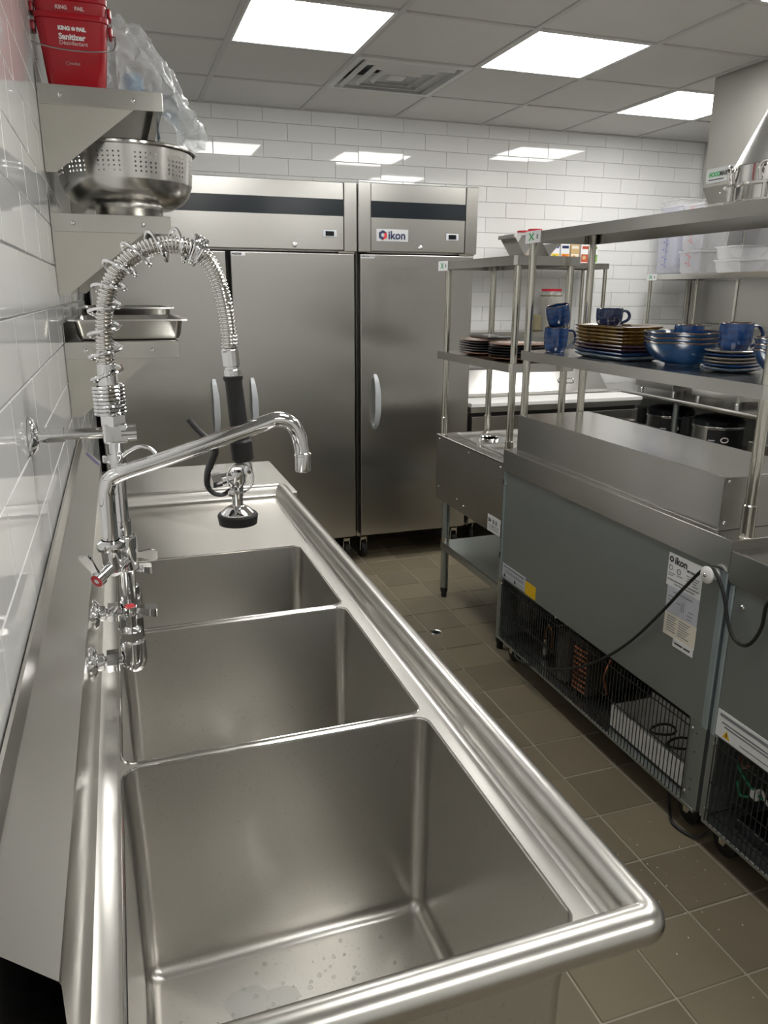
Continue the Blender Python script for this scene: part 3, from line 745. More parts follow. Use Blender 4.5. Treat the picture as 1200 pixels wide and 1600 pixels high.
# hose
HP = [(0.1215, FY, 1.375), (0.1215, FY, 1.420), (0.1215, FY, 1.462), (0.1245, FY, 1.515), (0.133, FY, 1.560), (0.151, FY, 1.592), (0.181, FY, 1.617), (0.215, FY, 1.629), (0.248, FY, 1.629), (0.276, FY, 1.617), (0.295, FY, 1.589), (0.306, FY, 1.548), (0.3115, FY, 1.498), (0.3115, FY, 1.472)]
hs = arc(HP, 14)
rr = [0.0118+0.0020*(0.5+0.5*math.cos(i*2*PI/2.0)) for i in range(len(hs))]
dense = []
for i in range(len(hs)-1):
    for k in range(3): dense.append(hs[i].lerp(hs[i+1], k/3))
dense.append(hs[-1])
S = [0.0]
for a_, b_ in zip(dense, dense[1:]): S.append(S[-1]+(b_-a_).length)
def at_s(s):
    s = max(0, min(S[-1], s))
    for i in range(len(S)-1):
        if S[i+1] >= s:
            q = (s-S[i])/max(1e-9, S[i+1]-S[i]); return dense[i].lerp(dense[i+1], q), (dense[i+1]-dense[i]).normalized()
    return dense[-1], (dense[-1]-dense[-2]).normalized()
pts = []; rads = []; s = 0.055
while s < S[-1]-0.004:
    for q, r_ in ((0.0, 0.0112), (0.0012, 0.0134), (0.0034, 0.0138), (0.0046, 0.0112)):
        pts.append(at_s(s+q)[0]); rads.append(r_)
    s += 0.0056
ho = part('flexible_hose', MB().tube(pts, rads, 14), 'steel_polished', fa, 50)
part('hose_ferrule', MB().spin([(0.0125, 0.0), (0.0145, 0.002), (0.0145, 0.045), (0.012, 0.047)], (0.1215, FY, 1.408), n=18, cap0=True, cap1=True), 'chrome', ho)
def coil(s0, s1, turns, r, wire, ph=0.0):
    out = []; n = int(turns*18)
    for i in range(n+1):
        q = i/n; p, tn = at_s(s0+(s1-s0)*q); u = Vector((0, 1, 0)); v = tn.cross(u).normalized(); a = ph+2*PI*turns*q
        out.append(p+(u*math.cos(a)+v*math.sin(a))*r)
    return MB().tube(out, wire, 8)
part('spring', coil(-0.0, 0.046, 8, 0.0225, 0.0028), 'chrome', fa)
part('spring', coil(0.046, 0.345, 9, 0.0235, 0.0026), 'chrome', fa)
part('spring', coil(0.345, 0.362, 4, 0.0215, 0.0027), 'chrome', fa)
b = MB(); hexn(b, (FX, FY, 1.358), (FX, FY, 1.374), 0.021); part('spring_nut', b, 'chrome', fa)
# spray valve
GD = Vector((0.010, 0, -0.140)).normalized()
g0 = Vector((0.3115, FY, 1.474))
b = MB(); b.spin([(0.011, 0.0), (0.0135, 0.003), (0.0135, 0.028), (0.0115, 0.030), (0.0115, 0.033), (0.0135, 0.035), (0.0135, 0.044), (0.012, 0.046)], g0, GD, 12, True, True); part('hose_coupling', b, 'chrome', fa, 20)
part('grip', MB().spin([(0.013, 0.044), (0.0160, 0.045), (0.0160, 0.050), (0.0140, 0.054), (0.0150, 0.12), (0.0150, 0.150), (0.0185, 0.154), (0.0185, 0.184), (0.014, 0.188)], g0, GD, 22, True, True), 'black_rubber', fa)
gb = g0+GD*0.188; vb = Vector((0.313, FY, 1.262))
b = MB(); b.tube(arc([gb-GD*0.006, gb+GD*0.008+Vector((0.006, 0, 0)), gb+GD*0.018+Vector((0.002, 0, 0)), vb], 5), 0.0085, 14)
b.spin([(0.010, -0.012), (0.0145, -0.008), (0.0150, 0.010), (0.011, 0.016), (0.0095, 0.040), (0.0095, 0.060), (0.0, 0.060)], vb, (-0.02, 0, -1), 20, True)
b.cyl(vb, vb+Vector((-0.034, -0.006, -0.004)), 0.0095, n=16); hexn(b, vb+Vector((-0.028, -0.005, -0.003)), vb+Vector((-0.044, -0.008, -0.005)), 0.0125)
part('spray_valve', b, 'chrome', fa)
part('retaining_ring', MB().tube([vb+Vector((0.004+0.022*math.cos(a*PI/12), -0.012+0.004*math.sin(a*PI/12), -0.002+0.024*math.sin(a*PI/12))) for a in range(24)], 0.0018, 8, closed=True), 'chrome', fa)
sf = Vector((0.3115, FY, 1.204))
part('spray_face', MB().spin([(0.0, 0.006), (0.012, 0.006), (0.020, 0.002), (0.029, -0.006), (0.030, -0.012), (0.0, -0.012)], sf, (0, 0, 1), 30), 'chrome', fa)
part('spray_bumper', MB().spin([(0.026, -0.008), (0.0325, -0.008), (0.0345, -0.011), (0.0325, -0.026), (0.028, -0.027), (0.0, -0.023)], sf, (0, 0, 1), 30), 'black_rubber', fa)
lp = arc([(0.238, FY-0.012, 1.364), (0.252, FY-0.014, 1.345), (0.270, FY-0.016, 1.325), (0.277, FY-0.018, 1.311), (0.270, FY-0.018, 1.292), (0.263, FY-0.018, 1.272), (0.262, FY-0.018, 1.252), (0.272, FY-0.016, 1.238), (0.287, FY-0.012, 1.234), (0.300, FY-0.008, 1.240)], 5)
L = []; n = len(lp)
for i, p in enumerate(lp):
    tn = (lp[min(i+1, n-1)]-lp[max(0, i-1)]).normalized(); q = i/(n-1); wq = 0.0045+0.006*math.sin(PI*min(1, q*1.4)) if q < 0.7 else 0.0075
    u = Vector((0, 1, 0)); v = tn.cross(u).normalized(); th = 0.0035+0.0030*math.sin(PI*min(1, 0.12+q*1.1))
    L.append([p+u*wq*math.cos(a)+v*th*math.sin(a) for a in [2*PI*k/10 for k in range(10)]])
part('squeeze_lever', MB().loft(L, True, True), 'black_plastic', fa)
part('lever_pivot', MB().spin([(0.0, 0.008), (0.006, 0.006), (0.006, -0.006), (0.0, -0.008)], (0.300, FY-0.012, 1.236), (0, 1, 0), 14), 'chrome', fa)

# ---------------------------------------------------------------- work table beyond the sink
wt = thing('work_table', 'plain stainless work table standing between the sink drainboard and the freezer', 'table', (0.35, 2.8, 0))
part('table_top', MB().box(0.012, 0.692, 2.535, 3.070, 0.855, 0.893, 0.004, 2), 'steel_h', wt)
part('undershelf', MB().box(0.03, 0.67, 2.56, 3.05, 0.25, 0.28, 0.003), 'galvanised', wt)
for x in (0.05, 0.64):
    for y in (2.59, 3.02): part('leg', MB().cyl((x, y, 0), (x, y, 0.86), 0.0205, n=16), 'galvanised', wt)

# ---------------------------------------------------------------- wall shelves
def wall_shelf(zt, label):
    y0, y1 = 2.297, 3.62; dp = 0.306; fh = 0.046
    t = thing('wall_shelf', label, 'shelf', (0.0, (y0+y1)/2, zt), 'stainless shelves on the left wall')
    b = MB(); b.box(0.002, dp, y0+0.002, y1-0.002, zt-0.0015, zt)
    b.box(dp-0.0015, dp, y0+0.002, y1-0.002, zt-fh+0.006, zt-0.001); b.box(dp-0.022, dp-0.001, y0+0.03, y1-0.03, zt-fh+0.006, zt-fh+0.0075)
    b.box(0.002, 0.0035, y0+0.002, y1-0.002, zt, zt+0.05)
    part('shelf_top', b, 'steel_shelf', t, False)
    for yy, s_ in ((y0, 1), (y1-0.003, -1)):
        pl = MB(); pl.prism([(0.0015, zt-0.002), (0.232, zt-fh+0.002), (0.232, zt-fh), (0.028, zt-0.206), (0.0015, zt-0.206)], 'y', yy+0.002*s_, yy+0.0035*s_)
        pl.box(0.0015, 0.003, yy, yy+0.035*s_, zt-0.206, zt-0.002)
        br = part('bracket', pl, 'steel_bracket', t, False)
        part('side_flange', MB().box(0.0015, dp, yy-0.0015*s_, yy+0.002*s_, zt-fh, zt-0.0005, 0.0006), 'steel_shelf', br, False)
        for sx in (0.055, 0.232): part('screw', screw_bm((sx, yy-0.0015*s_, zt-0.024), (0, -s_, 0), 0.0062), 'chrome', br)
    return t
wall_shelf(2.065, 'top stainless wall shelf on the left wall, carrying the red pails and plastic bag')
wall_shelf(1.760, 'middle stainless wall shelf on the left wall, carrying the colander')
wall_shelf(1.427, 'lowest stainless wall shelf on the left wall, carrying the shallow steel pans')

# red pails, one nested in the other
def pail(z0, label, handle=True):
    cx, cy = 0.098, 2.425
    t = thing('sanitizer_pail', label, 'bucket', (cx, cy, z0), 'nested red pails')
    L = []
    for hw, z in ((0.064, 0.0), (0.068, 0.004), (0.0835, 0.158), (0.0865, 0.160), (0.0875, 0.171), (0.0860, 0.173), (0.083, 0.170)):
        L.append(rrect(cx-hw*1.03, cx+hw*1.03, cy-hw, cy+hw, 0.022, z0+z, 5))
    b = MB(); b.loft(L, True); L2 = [rrect(cx-hw*1.03, cx+hw*1.03, cy-hw, cy+hw, 0.022, z0+z, 5) for hw, z in ((0.083, 0.170), (0.067, 0.006))]; b.loft(L2, False, True)
    part('pail_body', b, 'red_plastic', t, 45)
    hp = [(cx-0.095, cy-0.04, z0+0.140), (cx-0.104, cy-0.075, z0+0.128), (cx-0.100, cy-0.102, z0+0.098), (cx-0.06, cy-0.112, z0+0.086), (cx, cy-0.114, z0+0.081), (cx+0.06, cy-0.112, z0+0.084), (cx+0.096, cy-0.100, z0+0.095), (cx+0.104, cy-0.07, z0+0.130), (cx+0.095, cy-0.04, z0+0.140)]
    if handle: part('wire_handle', MB().tube(arc(hp, 6), 0.0018, 8), 'wire', t)
    for s_ in (-1, 1): part('handle_lug', MB().box(cx+s_*0.088, cx+s_*0.098, cy-0.062, cy-0.02, z0+0.133, z0+0.158, 0.004, 2), 'red_plastic', t)
    return t, cx, cy
p1, cx, cy = pail(2.0665, 'red plastic sanitizer pail with white lettering standing on the top wall shelf')
p2, _, _ = pail(2.0665+0.042, 'second red pail nested inside the lettered sanitizer pail', False)
def pail_face(z0, z): # front face point height -> y on the tapered near wall
    return cy-(0.068+0.0155*(z-0.004)/0.154)
def ptext(par, s, size, z0, h, mat, bold=0.0, x=None, sx=1.0):
    y = pail_face(z0, h)-0.0008; up = Vector((0, -0.10, 1)).normalized()
    text('lettering', s, size, (x if x is not None else cx-0.030, y, z0+h), (1, 0, 0), up, mat, par, bold=bold, sx=sx)
z0 = 2.0665
ptext(p1, 'KING', 0.0118, z0, 0.1345, 'ink_white', 0.0008, cx-0.034); ptext(p1, 'PAIL', 0.0118, z0, 0.1345, 'ink_white', 0.0008, cx+0.010)
part('crown_emblem', MB().prism([(cx-0.0015, z0+0.1350), (cx+0.0065, z0+0.1350), (cx+0.0078, z0+0.1430), (cx+0.0050, z0+0.1400), (cx+0.0025, z0+0.1445), (cx, z0+0.1400), (cx-0.0028, z0+0.1430)], 'y', cy-0.0835, cy-0.079), 'ink_white', p1, False)
ptext(p1, 'Sanitizer', 0.0185, z0, 0.1140, 'ink_white', 0.0007, cx-0.034)
ptext(p1, 'D\u00e9sinfectant', 0.0135, z0, 0.1020, 'ink_pale_red', 0.0002, cx-0.034)
ptext(p1, 'NOBLE', 0.0075, z0, 0.058, 'ink_pale_red', 0.0001, cx-0.012)
part('ring_emblem', MB().tube([(cx-0.0175+0.0042*math.cos(a*PI/8), pail_face(z0, 0.07)-0.001, z0+0.0605+0.0042*math.sin(a*PI/8)) for a in range(16)], 0.0005, 5, closed=True), 'ink_pale_red', p1)
text('lettering', 'KING', 0.0118, (cx-0.036, cy-0.0836, z0+0.042+0.1385), (1, 0, 0), (0, 0, 1), 'ink_pale_red', p2, bold=0.0006)
text('lettering', 'PAIL', 0.0118, (cx+0.010, cy-0.0836, z0+0.042+0.1385), (1, 0, 0), (0, 0, 1), 'ink_pale_red', p2, bold=0.0006)

# crumpled clear bag that hangs over the front of the top shelf, with blue goods inside
def sheet(fn, nu, nv):
    b = MB(); V = [[b.v(fn(i/nu, j/nv)) for j in range(nv+1)] for i in range(nu+1)]
    for i in range(nu):
        for j in range(nv): b.f([V[i][j], V[i+1][j], V[i+1][j+1], V[i][j+1]])
    return b
from mathutils import noise as mn
def crumple(p, amp, fr, seed):
    v = Vector(p)*fr+Vector((seed, seed*1.7, seed*0.3))
    r1 = mn.noise_vector(v); r2 = mn.noise_vector(v*2.3)
    ridg = Vector([(abs(a)*2-0.6) for a in r1])
    return Vector(p)+(ridg*0.7+r2*0.45)*amp
ridge = [(0.180, 2.215), (0.195, 2.292), (0.240, 2.302), (0.300, 2.262), (0.345, 2.200), (0.372, 2.150), (0.405, 2.100), (0.445, 2.060), (0.458, 2.035)]
lower = [(0.182, 2.070), (0.200, 2.069), (0.235, 2.069), (0.270, 2.069), (0.318, 2.070), (0.345, 2.062), (0.365, 2.030), (0.380, 1.990), (0.448, 1.982)]
rp = arc([(x, 0, z) for x, z in ridge], 6); lpb = arc([(x, 0, z) for x, z in lower], 6)
def bag_fn(side):
    def fn(u, v):
        k = u*(len(rp)-1); i = min(int(k), len(rp)-2); p = rp[i].lerp(rp[i+1], k-i); q0 = lpb[i].lerp(lpb[i+1], k-i)
        p = p.lerp(q0, v)
        belly = (0.13*(1-u)**0.8+0.018)*math.sin(PI*min(1, max(0, 0.04+v*0.92)))**0.6
        y = 2.57+0.05*u+side*belly
        q = crumple((p.x, y, p.z), 0.024*(1-0.35*u), 19, 3.1 if side > 0 else 7.7)
        if q.x < 0.314 and q.z < 2.0685: q.z = 2.0685
        if q.x < 0.200 and q.y < 2.535: q.x = 0.200
        return q
    return fn
bag = thing('plastic_bag', 'crumpled clear plastic bag with blue goods, hanging over the top wall shelf', 'bag', (0.26, 2.55, 2.066))
part('bag_skin', sheet(bag_fn(-1), 60, 34), 'clear_bag', bag, 30); part('bag_skin', sheet(bag_fn(1), 60, 34), 'clear_bag', bag, 30)
b = MB(); b.box(0.215, 0.275, 2.52, 2.62, 2.0675, 2.165, 0.025, 3)
for v in b.bm.verts: v.co = crumple(v.co, 0.006, 22, 1.0)
part('blue_package', b, 'blue_film', bag)
b = sheet(lambda u, v: crumple((0.309+0.004*math.sin(v*6), 2.50+0.10*u, 2.070-0.075*v), 0.005, 20, 5), 6, 10)
part('blue_strip', b, 'blue_film', bag, 60)

# colander
ccx, ccy, cz = 0.206, 2.512, 1.7615
col = thing('colander', 'large footed stainless steel colander on the middle wall shelf', 'colander', (ccx, ccy, cz))
cp = [(0.098, 0.030), (0.125, 0.034), (0.155, 0.050), (0.174, 0.072), (0.183, 0.098)]
b = MB(); b.spin([(0.0, 0.030)]+cp, (ccx, ccy, cz), n=60)
part('bowl_bottom', b, 'steel_pan', col)
# perforated band: cells with an octagonal hole, in groups of five columns
b = MB(); ncol = 84; z0_, z1_ = 0.098, 0.178; nrow = 7
def rad(z): return 0.183+0.0065*(z-0.098)/0.08
def cylp(a, z, r=None): rr_ = rad(z) if r is None else r; return (ccx+rr_*math.cos(a), ccy+rr_*math.sin(a), cz+z)
cache = {}
def cv(i2, j2):
    k = (i2 % (2*ncol), j2)
    if k not in cache: cache[k] = b.v(cylp(PI*i2/ncol, z0_+(z1_-z0_)*j2/(2*nrow)))
    return cache[k]
for i in range(ncol):
    for j in range(nrow):
        ring = [cv(2*i, 2*j), cv(2*i+1, 2*j), cv(2*i+2, 2*j), cv(2*i+2, 2*j+1), cv(2*i+2, 2*j+2), cv(2*i+1, 2*j+2), cv(2*i, 2*j+2), cv(2*i, 2*j+1)]
        if (i % 7) in (0, 6) or j in (0, 6): b.f(ring); continue
        ca, czz = PI*(2*i+1)/ncol, z0_+(z1_-z0_)*(j+0.5)/nrow; hr = 0.0027
        hole = [b.v(cylp(ca+hr*math.cos(t_)/0.186, czz+hr*math.sin(t_))) for t_ in [(-135+45*k)*PI/180 for k in range(8)]]
        for k in range(8): b.f([ring[k], ring[(k+1) % 8], hole[(k+1) % 8], hole[k]])
pw = part('perforated_wall', b, 'steel_pan', col, 179)
pw.data.normals_split_custom_set_from_vertices([Vector((v.co.x, v.co.y, -0.08*0.19)).normalized() for v in pw.data.vertices])
part('rolled_rim', MB().spin([(0.1895, 0.178), (0.1905, 0.190), (0.195, 0.192), (0.199, 0.189), (0.199, 0.184), (0.196, 0.181)], (ccx, ccy, cz), n=72), 'steel_polished', col)
part('foot_ring', MB().spin([(0.094, 0.032), (0.096, 0.020), (0.104, 0.004), (0.110, 0.0), (0.106, 0.0), (0.094, 0.018)], (ccx, ccy, cz), n=56), 'steel_pan', col)
for a in (-PI/2-0.85, PI/2-0.85):
    hpts = [cylp(a-0.22, 0.165, 0.189), cylp(a-0.20, 0.160, 0.215), cylp(a, 0.150, 0.228), cylp(a+0.20, 0.160, 0.215), cylp(a+0.22, 0.165, 0.189)]
    part('loop_handle', MB().tube(arc(hpts, 6), 0.0035, 8), 'steel_polished', col)

# shallow pans on the lowest shelf
def hotel_pan(x0, x1, y0, y1, z, h, label):
    t = thing('steam_pan', label, 'pan', ((x0+x1)/2, (y0+y1)/2, z), 'steel pans on the lowest wall shelf')
    L = [rrect(x0-0.002, x1+0.002, y0-0.002, y1+0.002, 0.022, z+h-0.004, 5), rrect(x0-0.001, x1+0.001, y0-0.001, y1+0.001, 0.022, z+h, 5), rrect(x0+0.012, x1-0.012, y0+0.012, y1-0.012, 0.018, z+h, 5), rrect(x0+0.014, x1-0.014, y0+0.014, y1-0.014, 0.018, z+h-0.004, 5),
         rrect(x0+0.020, x1-0.020, y0+0.020, y1-0.020, 0.020, z+0.014, 5), rrect(x0+0.026, x1-0.026, y0+0.026, y1-0.026, 0.02, z+0.003, 5), rrect(x0+0.036, x1-0.036, y0+0.036, y1-0.036, 0.02, z+0.0005, 5)]
    b = MB(); b.loft(L, False, True); part('pan_body', b, 'steel_pan', t, 40)
    return t
hotel_pan(0.014, 0.339, 2.345, 2.87, 1.4275, 0.058, 'long shallow steel pan resting on the lowest wall shelf')
hotel_pan(0.016, 0.341, 2.885, 3.41, 1.4275, 0.082, 'deeper steel pan standing behind the shallow one on the lowest wall shelf')

# ================================================================ undercounter fridges seen from behind
def caster(t, cx, cy, h=0.10):
    c = part('caster', MB().box(cx-0.03, cx+0.03, cy-0.03, cy+0.03, h-0.004, h+0.004, 0.002), 'steel_post', t, False)
    r = h*0.43
    part('wheel', MB().spin([(r*0.75, -0.014), (r, -0.011), (r, 0.011), (r*0.75, 0.014)], (cx, cy+0.012, r), (1, 0, 0), 22, True, True), 'black_rubber', c)
    for q in (-0.019, 0.019): part('fork', MB().prism([(cy-0.02, h), (cy+0.03, h), (cy+0.022, r-0.006), (cy+0.004, r-0.006)], 'x', cx+q-0.002, cx+q+0.002), 'steel_post', c, False)
XB = 1.620
def bars(fc, rows, mat, par, name='printed_lines'):
    b = MB()
    for a0, a1, v0, v1 in rows: fc.plate(b, a0, a1, v0, v1, 0.0012, 0.0016)
    return part(name, b, mat, par, False)
def prep_unit(t, y0, y1, zc, box_y, z_open=0.390):
    zp = zc-0.090       # top of the sheet metal back, underside of the counter
    part('cabinet', MB().box(XB+0.008, XB+0.74, y0+0.008, y1-0.008, z_open, zp+0.002), 'galv_panel', t, False)
    part('back_panel', MB().box(XB, XB+0.009, y0+0.024, y1-0.016, z_open-0.004, zp, 0.0015), 'galv_panel', t, False)
    for a, c_ in ((y0, y0+0.024), (y1-0.016, y1)):
        part('edge_trim', MB().box(XB-0.004, XB+0.03, a, c_, z_open-0.01, zp, 0.003), 'galv_edge', t, False)
    ct = part('countertop', MB().box(XB-0.008, XB+0.80, y0-0.006, y1+0.006, zp, zc, 0.003, 2), 'steel_h', t)
    part('rail_cover', MB().box(XB+0.018, XB+0.345, box_y[0], box_y[1], zc, zc+0.150, 0.0025, 2), 'steel_h', t)
    for yy, zz in ((box_y[0], zc+0.137), (box_y[0], zc+0.022)):
        part('screw', screw_bm((XB+0.034, yy, zz), (0, -1, 0), 0.0045), 'chrome', t)
    # machine compartment
    part('compartment_floor', MB().box(XB-0.002, XB+0.74, y0+0.01, y1-0.01, 0.098, 0.112, 0.002), 'galvanised', t, False)
    part('compartment_back', MB().box(XB+0.42, XB+0.43, y0+0.01, y1-0.01, 0.112, z_open), 'galv_panel', t, False)
    part('front_skirt', MB().box(XB+0.70, XB+0.74, y0+0.01, y1-0.01, 0.112, z_open), 'steel_v', t, False)
    part('compartment_roof', MB().box(XB+0.01, XB+0.42, y0+0.01, y1-0.01, z_open-0.012, z_open-0.002), 'galv_panel', t, False)
    for a, c_ in ((y0+0.001, y0+0.068), (y1-0.030, y1-0.001)):
        if a < (y0+y1)/2:
            jb = MB(); ee = []
            def jloop(pts_):
                V_ = [jb.v(p) for p in pts_]
                for q in range(len(V_)): ee.append(jb.bm.edges.new((V_[q], V_[(q+1) % len(V_)])))
            jloop([(XB, a, 0.112), (XB, c_, 0.112), (XB, c_, z_open-0.004), (XB, a, z_open-0.004)])
            for zz in (z_open-0.04, z_open-0.10, 0.20, 0.165): jloop([(XB, a+0.034+0.0036*math.cos(q*PI/5), zz+0.0036*math.sin(q*PI/5)) for q in range(10)])
            bmesh.ops.triangle_fill(jb.bm, edges=ee, use_beauty=True)
            jp = part('jamb_plate', jb, 'galv_panel', t, False, solid=0.003)
        else: jp = part('jamb_plate', MB().box(XB-0.002, XB+0.004, a, c_, 0.112, z_open-0.004, 0.001), 'galv_panel', t, False)
        part('jamb_edge', MB().box(XB, XB+0.42, a if a < (y0+y1)/2 else c_-0.006, (a+0.006) if a < (y0+y1)/2 else c_, 0.112, z_open), 'galv_panel', t, False)
        ym = a+0.052 if a < (y0+y1)/2 else c_-0.022
        for zz in (z_open-0.030, 0.150): part('screw', screw_bm((XB-0.002, ym, zz), (-1, 0, 0), 0.0055), 'chrome', jp)
    # wire grille, each wire its own piece
    ga, gb_ = y0+0.062, y1-0.026
    gr = part('grille', MB().tube([(XB-0.004, ga, z_open-0.03), (XB-0.004, gb_, z_open-0.03)], 0.002, 6).tube([(XB-0.004, ga, 0.150), (XB-0.004, gb_, 0.150)], 0.002, 6).tube([(XB-0.004, ga, 0.24), (XB-0.004, gb_, 0.24)], 0.0018, 6), 'wire_black', t)
    wm = _mesh('grille_wire', MB().cyl((0, 0, 0.114), (0, 0, z_open-0.006), 0.0016, n=6, cap=False), 'wire_black', Vector((0, 0, 0)), True)
    y = ga
    while y <= gb_: shared('grille_wire', wm, gr, (XB-0.0065, y, 0)); y += 0.0172
    for cx in (XB+0.065, XB+0.68):
        for cy in (y0+0.075, y1-0.065): caster(t, cx, cy)
U1 = (1.492, 2.760); U2 = (0.255, 1.480)
pu = thing('undercounter_fridge', 'grey-backed undercounter fridge with rating labels and a steel rail cover on its counter', 'refrigerator', (2.0, 2.15, 0))
prep_unit(pu, U1[0], U1[1], 0.945, (1.568, 2.705))
pv = thing('undercounter_fridge', 'second grey-backed undercounter fridge with a long warning label above its grille', 'refrigerator', (2.0, 0.92, 0))
prep_unit(pv, U2[0], U2[1], 0.920, (0.31, 1.31))
# inside the first machine compartment
b = MB(); x0, x1, ya, yb, z0, z1 = XB+0.030, XB+0.205, 1.570, 1.965, 0.1135, 0.195
for bx_ in ((x0, x0+0.004, ya, yb, z0, z1), (x1-0.004, x1, ya, yb, z0, z1+0.02), (x0, x1, ya, ya+0.004, z0, z1), (x0, x1, yb-0.004, yb, z0, z1), (x0, x1, ya, yb, z0, z0+0.004)): b.box(*bx_)
part('drip_tray', b, 'white_plastic', pu, False)
for cy_ in (1.63, 1.715, 1.80):
    part('heater_coil', MB().tube([(XB+0.12+0.045*math.cos(a*PI/10), cy_+0.030*math.sin(a*PI/10), 0.176+0.003*math.sin(a*PI/5)) for a in range(20)], 0.004, 8, closed=True), 'black_rubber', pu)
part('drain_hose', MB().tube(arc([(XB+0.20, 1.66, 0.35), (XB+0.16, 1.66, 0.28), (XB+0.13, 1.62, 0.19)], 6), 0.009, 10), 'black_rubber', pu)
cdn = part('condenser', MB().box(XB+0.05, XB+0.30, 2.14, 2.23, 0.125, 0.335), 'condenser', pu, False)
b = MB()
for k in range(9):
    b.tube(arc([(XB+0.05, 2.15, 0.14+0.02*k), (XB+0.030, 2.165, 0.15+0.02*k), (XB+0.030, 2.205, 0.15+0.02*k), (XB+0.05, 2.22, 0.14+0.02*k)], 4), 0.005, 8)
part('condenser_tube', b, 'copper', cdn)
b = MB()
for k in range(8): b.box(XB+0.03, XB+0.30, 2.255+0.0095*k, 2.2563+0.0095*k, 0.13, 0.33)
part('condenser_fin', b, 'fins', cdn, False)
part('compressor', MB().spin([(0.0, 0.0), (0.075, 0.0), (0.082, 0.02), (0.082, 0.10), (0.070, 0.135), (0.03, 0.152), (0.0, 0.155)], (XB+0.24, 2.42, 0.125), n=28), 'black_gloss', pu)
part('compressor_label', MB().box(XB+0.145, XB+0.150, 2.385, 2.445, 0.235, 0.275), 'paper_white', pu, False)
part('service_pipe', MB().tube(arc([(XB+0.10, 2.475, 0.14), (XB+0.10, 2.475, 0.225), (XB+0.10, 2.495, 0.252), (XB+0.10, 2.515, 0.225), (XB+0.10, 2.515, 0.16)], 6), 0.0045, 8), 'copper', pu)
part('filter_drier', MB().spin([(0.0, 0.0), (0.013, 0.004), (0.013, 0.075), (0.0, 0.082)], (XB+0.085, 2.490, 0.125), n=14), 'steel_polished', pu)
for pp in ([(XB+0.08, 2.30, 0.17), (XB+0.07, 2.36, 0.15), (XB+0.09, 2.40, 0.19), (XB+0.12, 2.45, 0.16)], [(XB+0.10, 2.28, 0.13), (XB+0.06, 2.34, 0.125), (XB+0.10, 2.42, 0.13)], [(XB+0.10, 2.08, 0.30), (XB+0.07, 2.07, 0.24), (XB+0.08, 2.06, 0.18), (XB+0.10, 2.10, 0.15)]):
    part('copper_tube', MB().tube(arc(pp, 8), 0.0045, 8), 'copper', pu)
b = MB()
for k in range(9): b.box(XB+0.05, XB+0.20, 2.60+0.0105*k, 2.6015+0.0105*k, 0.235, 0.345)
part('heat_sink', b, 'fins', pu, False)
part('wiring', MB().tube(arc([(XB+0.05, 2.70, 0.25), (XB+0.04, 2.62, 0.215), (XB+0.05, 2.50, 0.20), (XB+0.05, 2.30, 0.19), (XB+0.05, 2.15, 0.16)], 6), 0.004, 6), 'black_rubber', pu)
# labels on the first unit's back (right = -y, up = z, out = -x)
RT = (0, -1, 0); UP = (0, 0, 1)
def yl(y): return y
fa1 = Face((XB, 1.724, 0.738), RT, UP)
b = MB(); fa1.plate(b, 0, 0.142, 0, 0.099); part('rating_label', b, 'paper_white', pu, False)
logo(pu, Face((XB-0.0006, 1.724, 0.738), RT, UP), 0.014, 0.082, 0.010, 'ink', 'ink')
text('lettering', 'ikon', 0.030, fa1.pt(0.027, 0.072, 0.0008), RT, UP, 'ink', pu, bold=0.0009)
text('lettering', 'MODEL', 0.010, fa1.pt(0.080, 0.064, 0.0008), RT, UP, 'ink', pu, bold=0.0003)
for a_, v_ in ((0.014, 0.056), (0.048, 0.053)): part('approval_mark', MB().tube([fa1.pt(a_+0.0075*math.cos(k*PI/8), v_+0.0075*math.sin(k*PI/8), 0.0013) for k in range(16)], 0.0014, 5, closed=True), 'ink_grey', pu)
bars(fa1, [(0.005, 0.034, 0.038, 0.0405), (0.005, 0.026, 0.032, 0.0345), (0.042, 0.066, 0.038, 0.0405), (0.004, 0.136, 0.018, 0.0215), (0.034, 0.120, 0.009, 0.012)]+[(0.080+0.004*(k % 2), 0.098, 0.052-0.0075*k, 0.0545-0.0075*k) for k in range(4)]+[(0.106, 0.130-0.004*(k % 3), 0.052-0.0075*k, 0.0545-0.0075*k) for k in range(4)], 'ink_grey', pu)
fa2 = Face((XB, 1.716, 0.657), RT, UP); b = MB(); fa2.plate(b, 0, 0.134, 0, 0.0805); part('wiring_label', b, 'paper_grey', pu, False)
bars(fa2, [(0.026, 0.106, 0.066, 0.069), (0.008, 0.028, 0.050, 0.0525), (0.008, 0.028, 0.038, 0.0405), (0.044, 0.062, 0.038, 0.0405), (0.066, 0.068, 0.020, 0.048), (0.075, 0.077, 0.020, 0.050), (0.096, 0.116, 0.030, 0.0325), (0.092, 0.114, 0.018, 0.0205), (0.092, 0.110, 0.008, 0.0105)], 'ink_grey', pu)
fa3 = Face((XB, 1.715, 0.586), RT, UP); b = MB(); fa3.plate(b, 0, 0.134, 0, 0.0705); part('cream_label', b, 'paper_cream', pu, False)
bars(fa3, [(0.012, 0.052-0.006*(k % 2), 0.060-0.0075*k, 0.0625-0.0075*k) for k in range(7)]+[(0.062, 0.108-0.006*(k % 3), 0.060-0.0075*k, 0.0625-0.0075*k) for k in range(7)], 'ink_grey', pu)
fa4 = Face((XB, 1.668, 0.562), RT, UP); b = MB(); fa4.plate(b, 0, 0.085, 0, 0.026, 0.0004, 0.0016); part('white_label', b, 'paper_white', pu, False)
bars(Face((XB-0.0004, 1.668, 0.562), RT, UP), [(0.008, 0.042, 0.010, 0.015), (0.047, 0.073, 0.010, 0.015)], 'ink', pu)
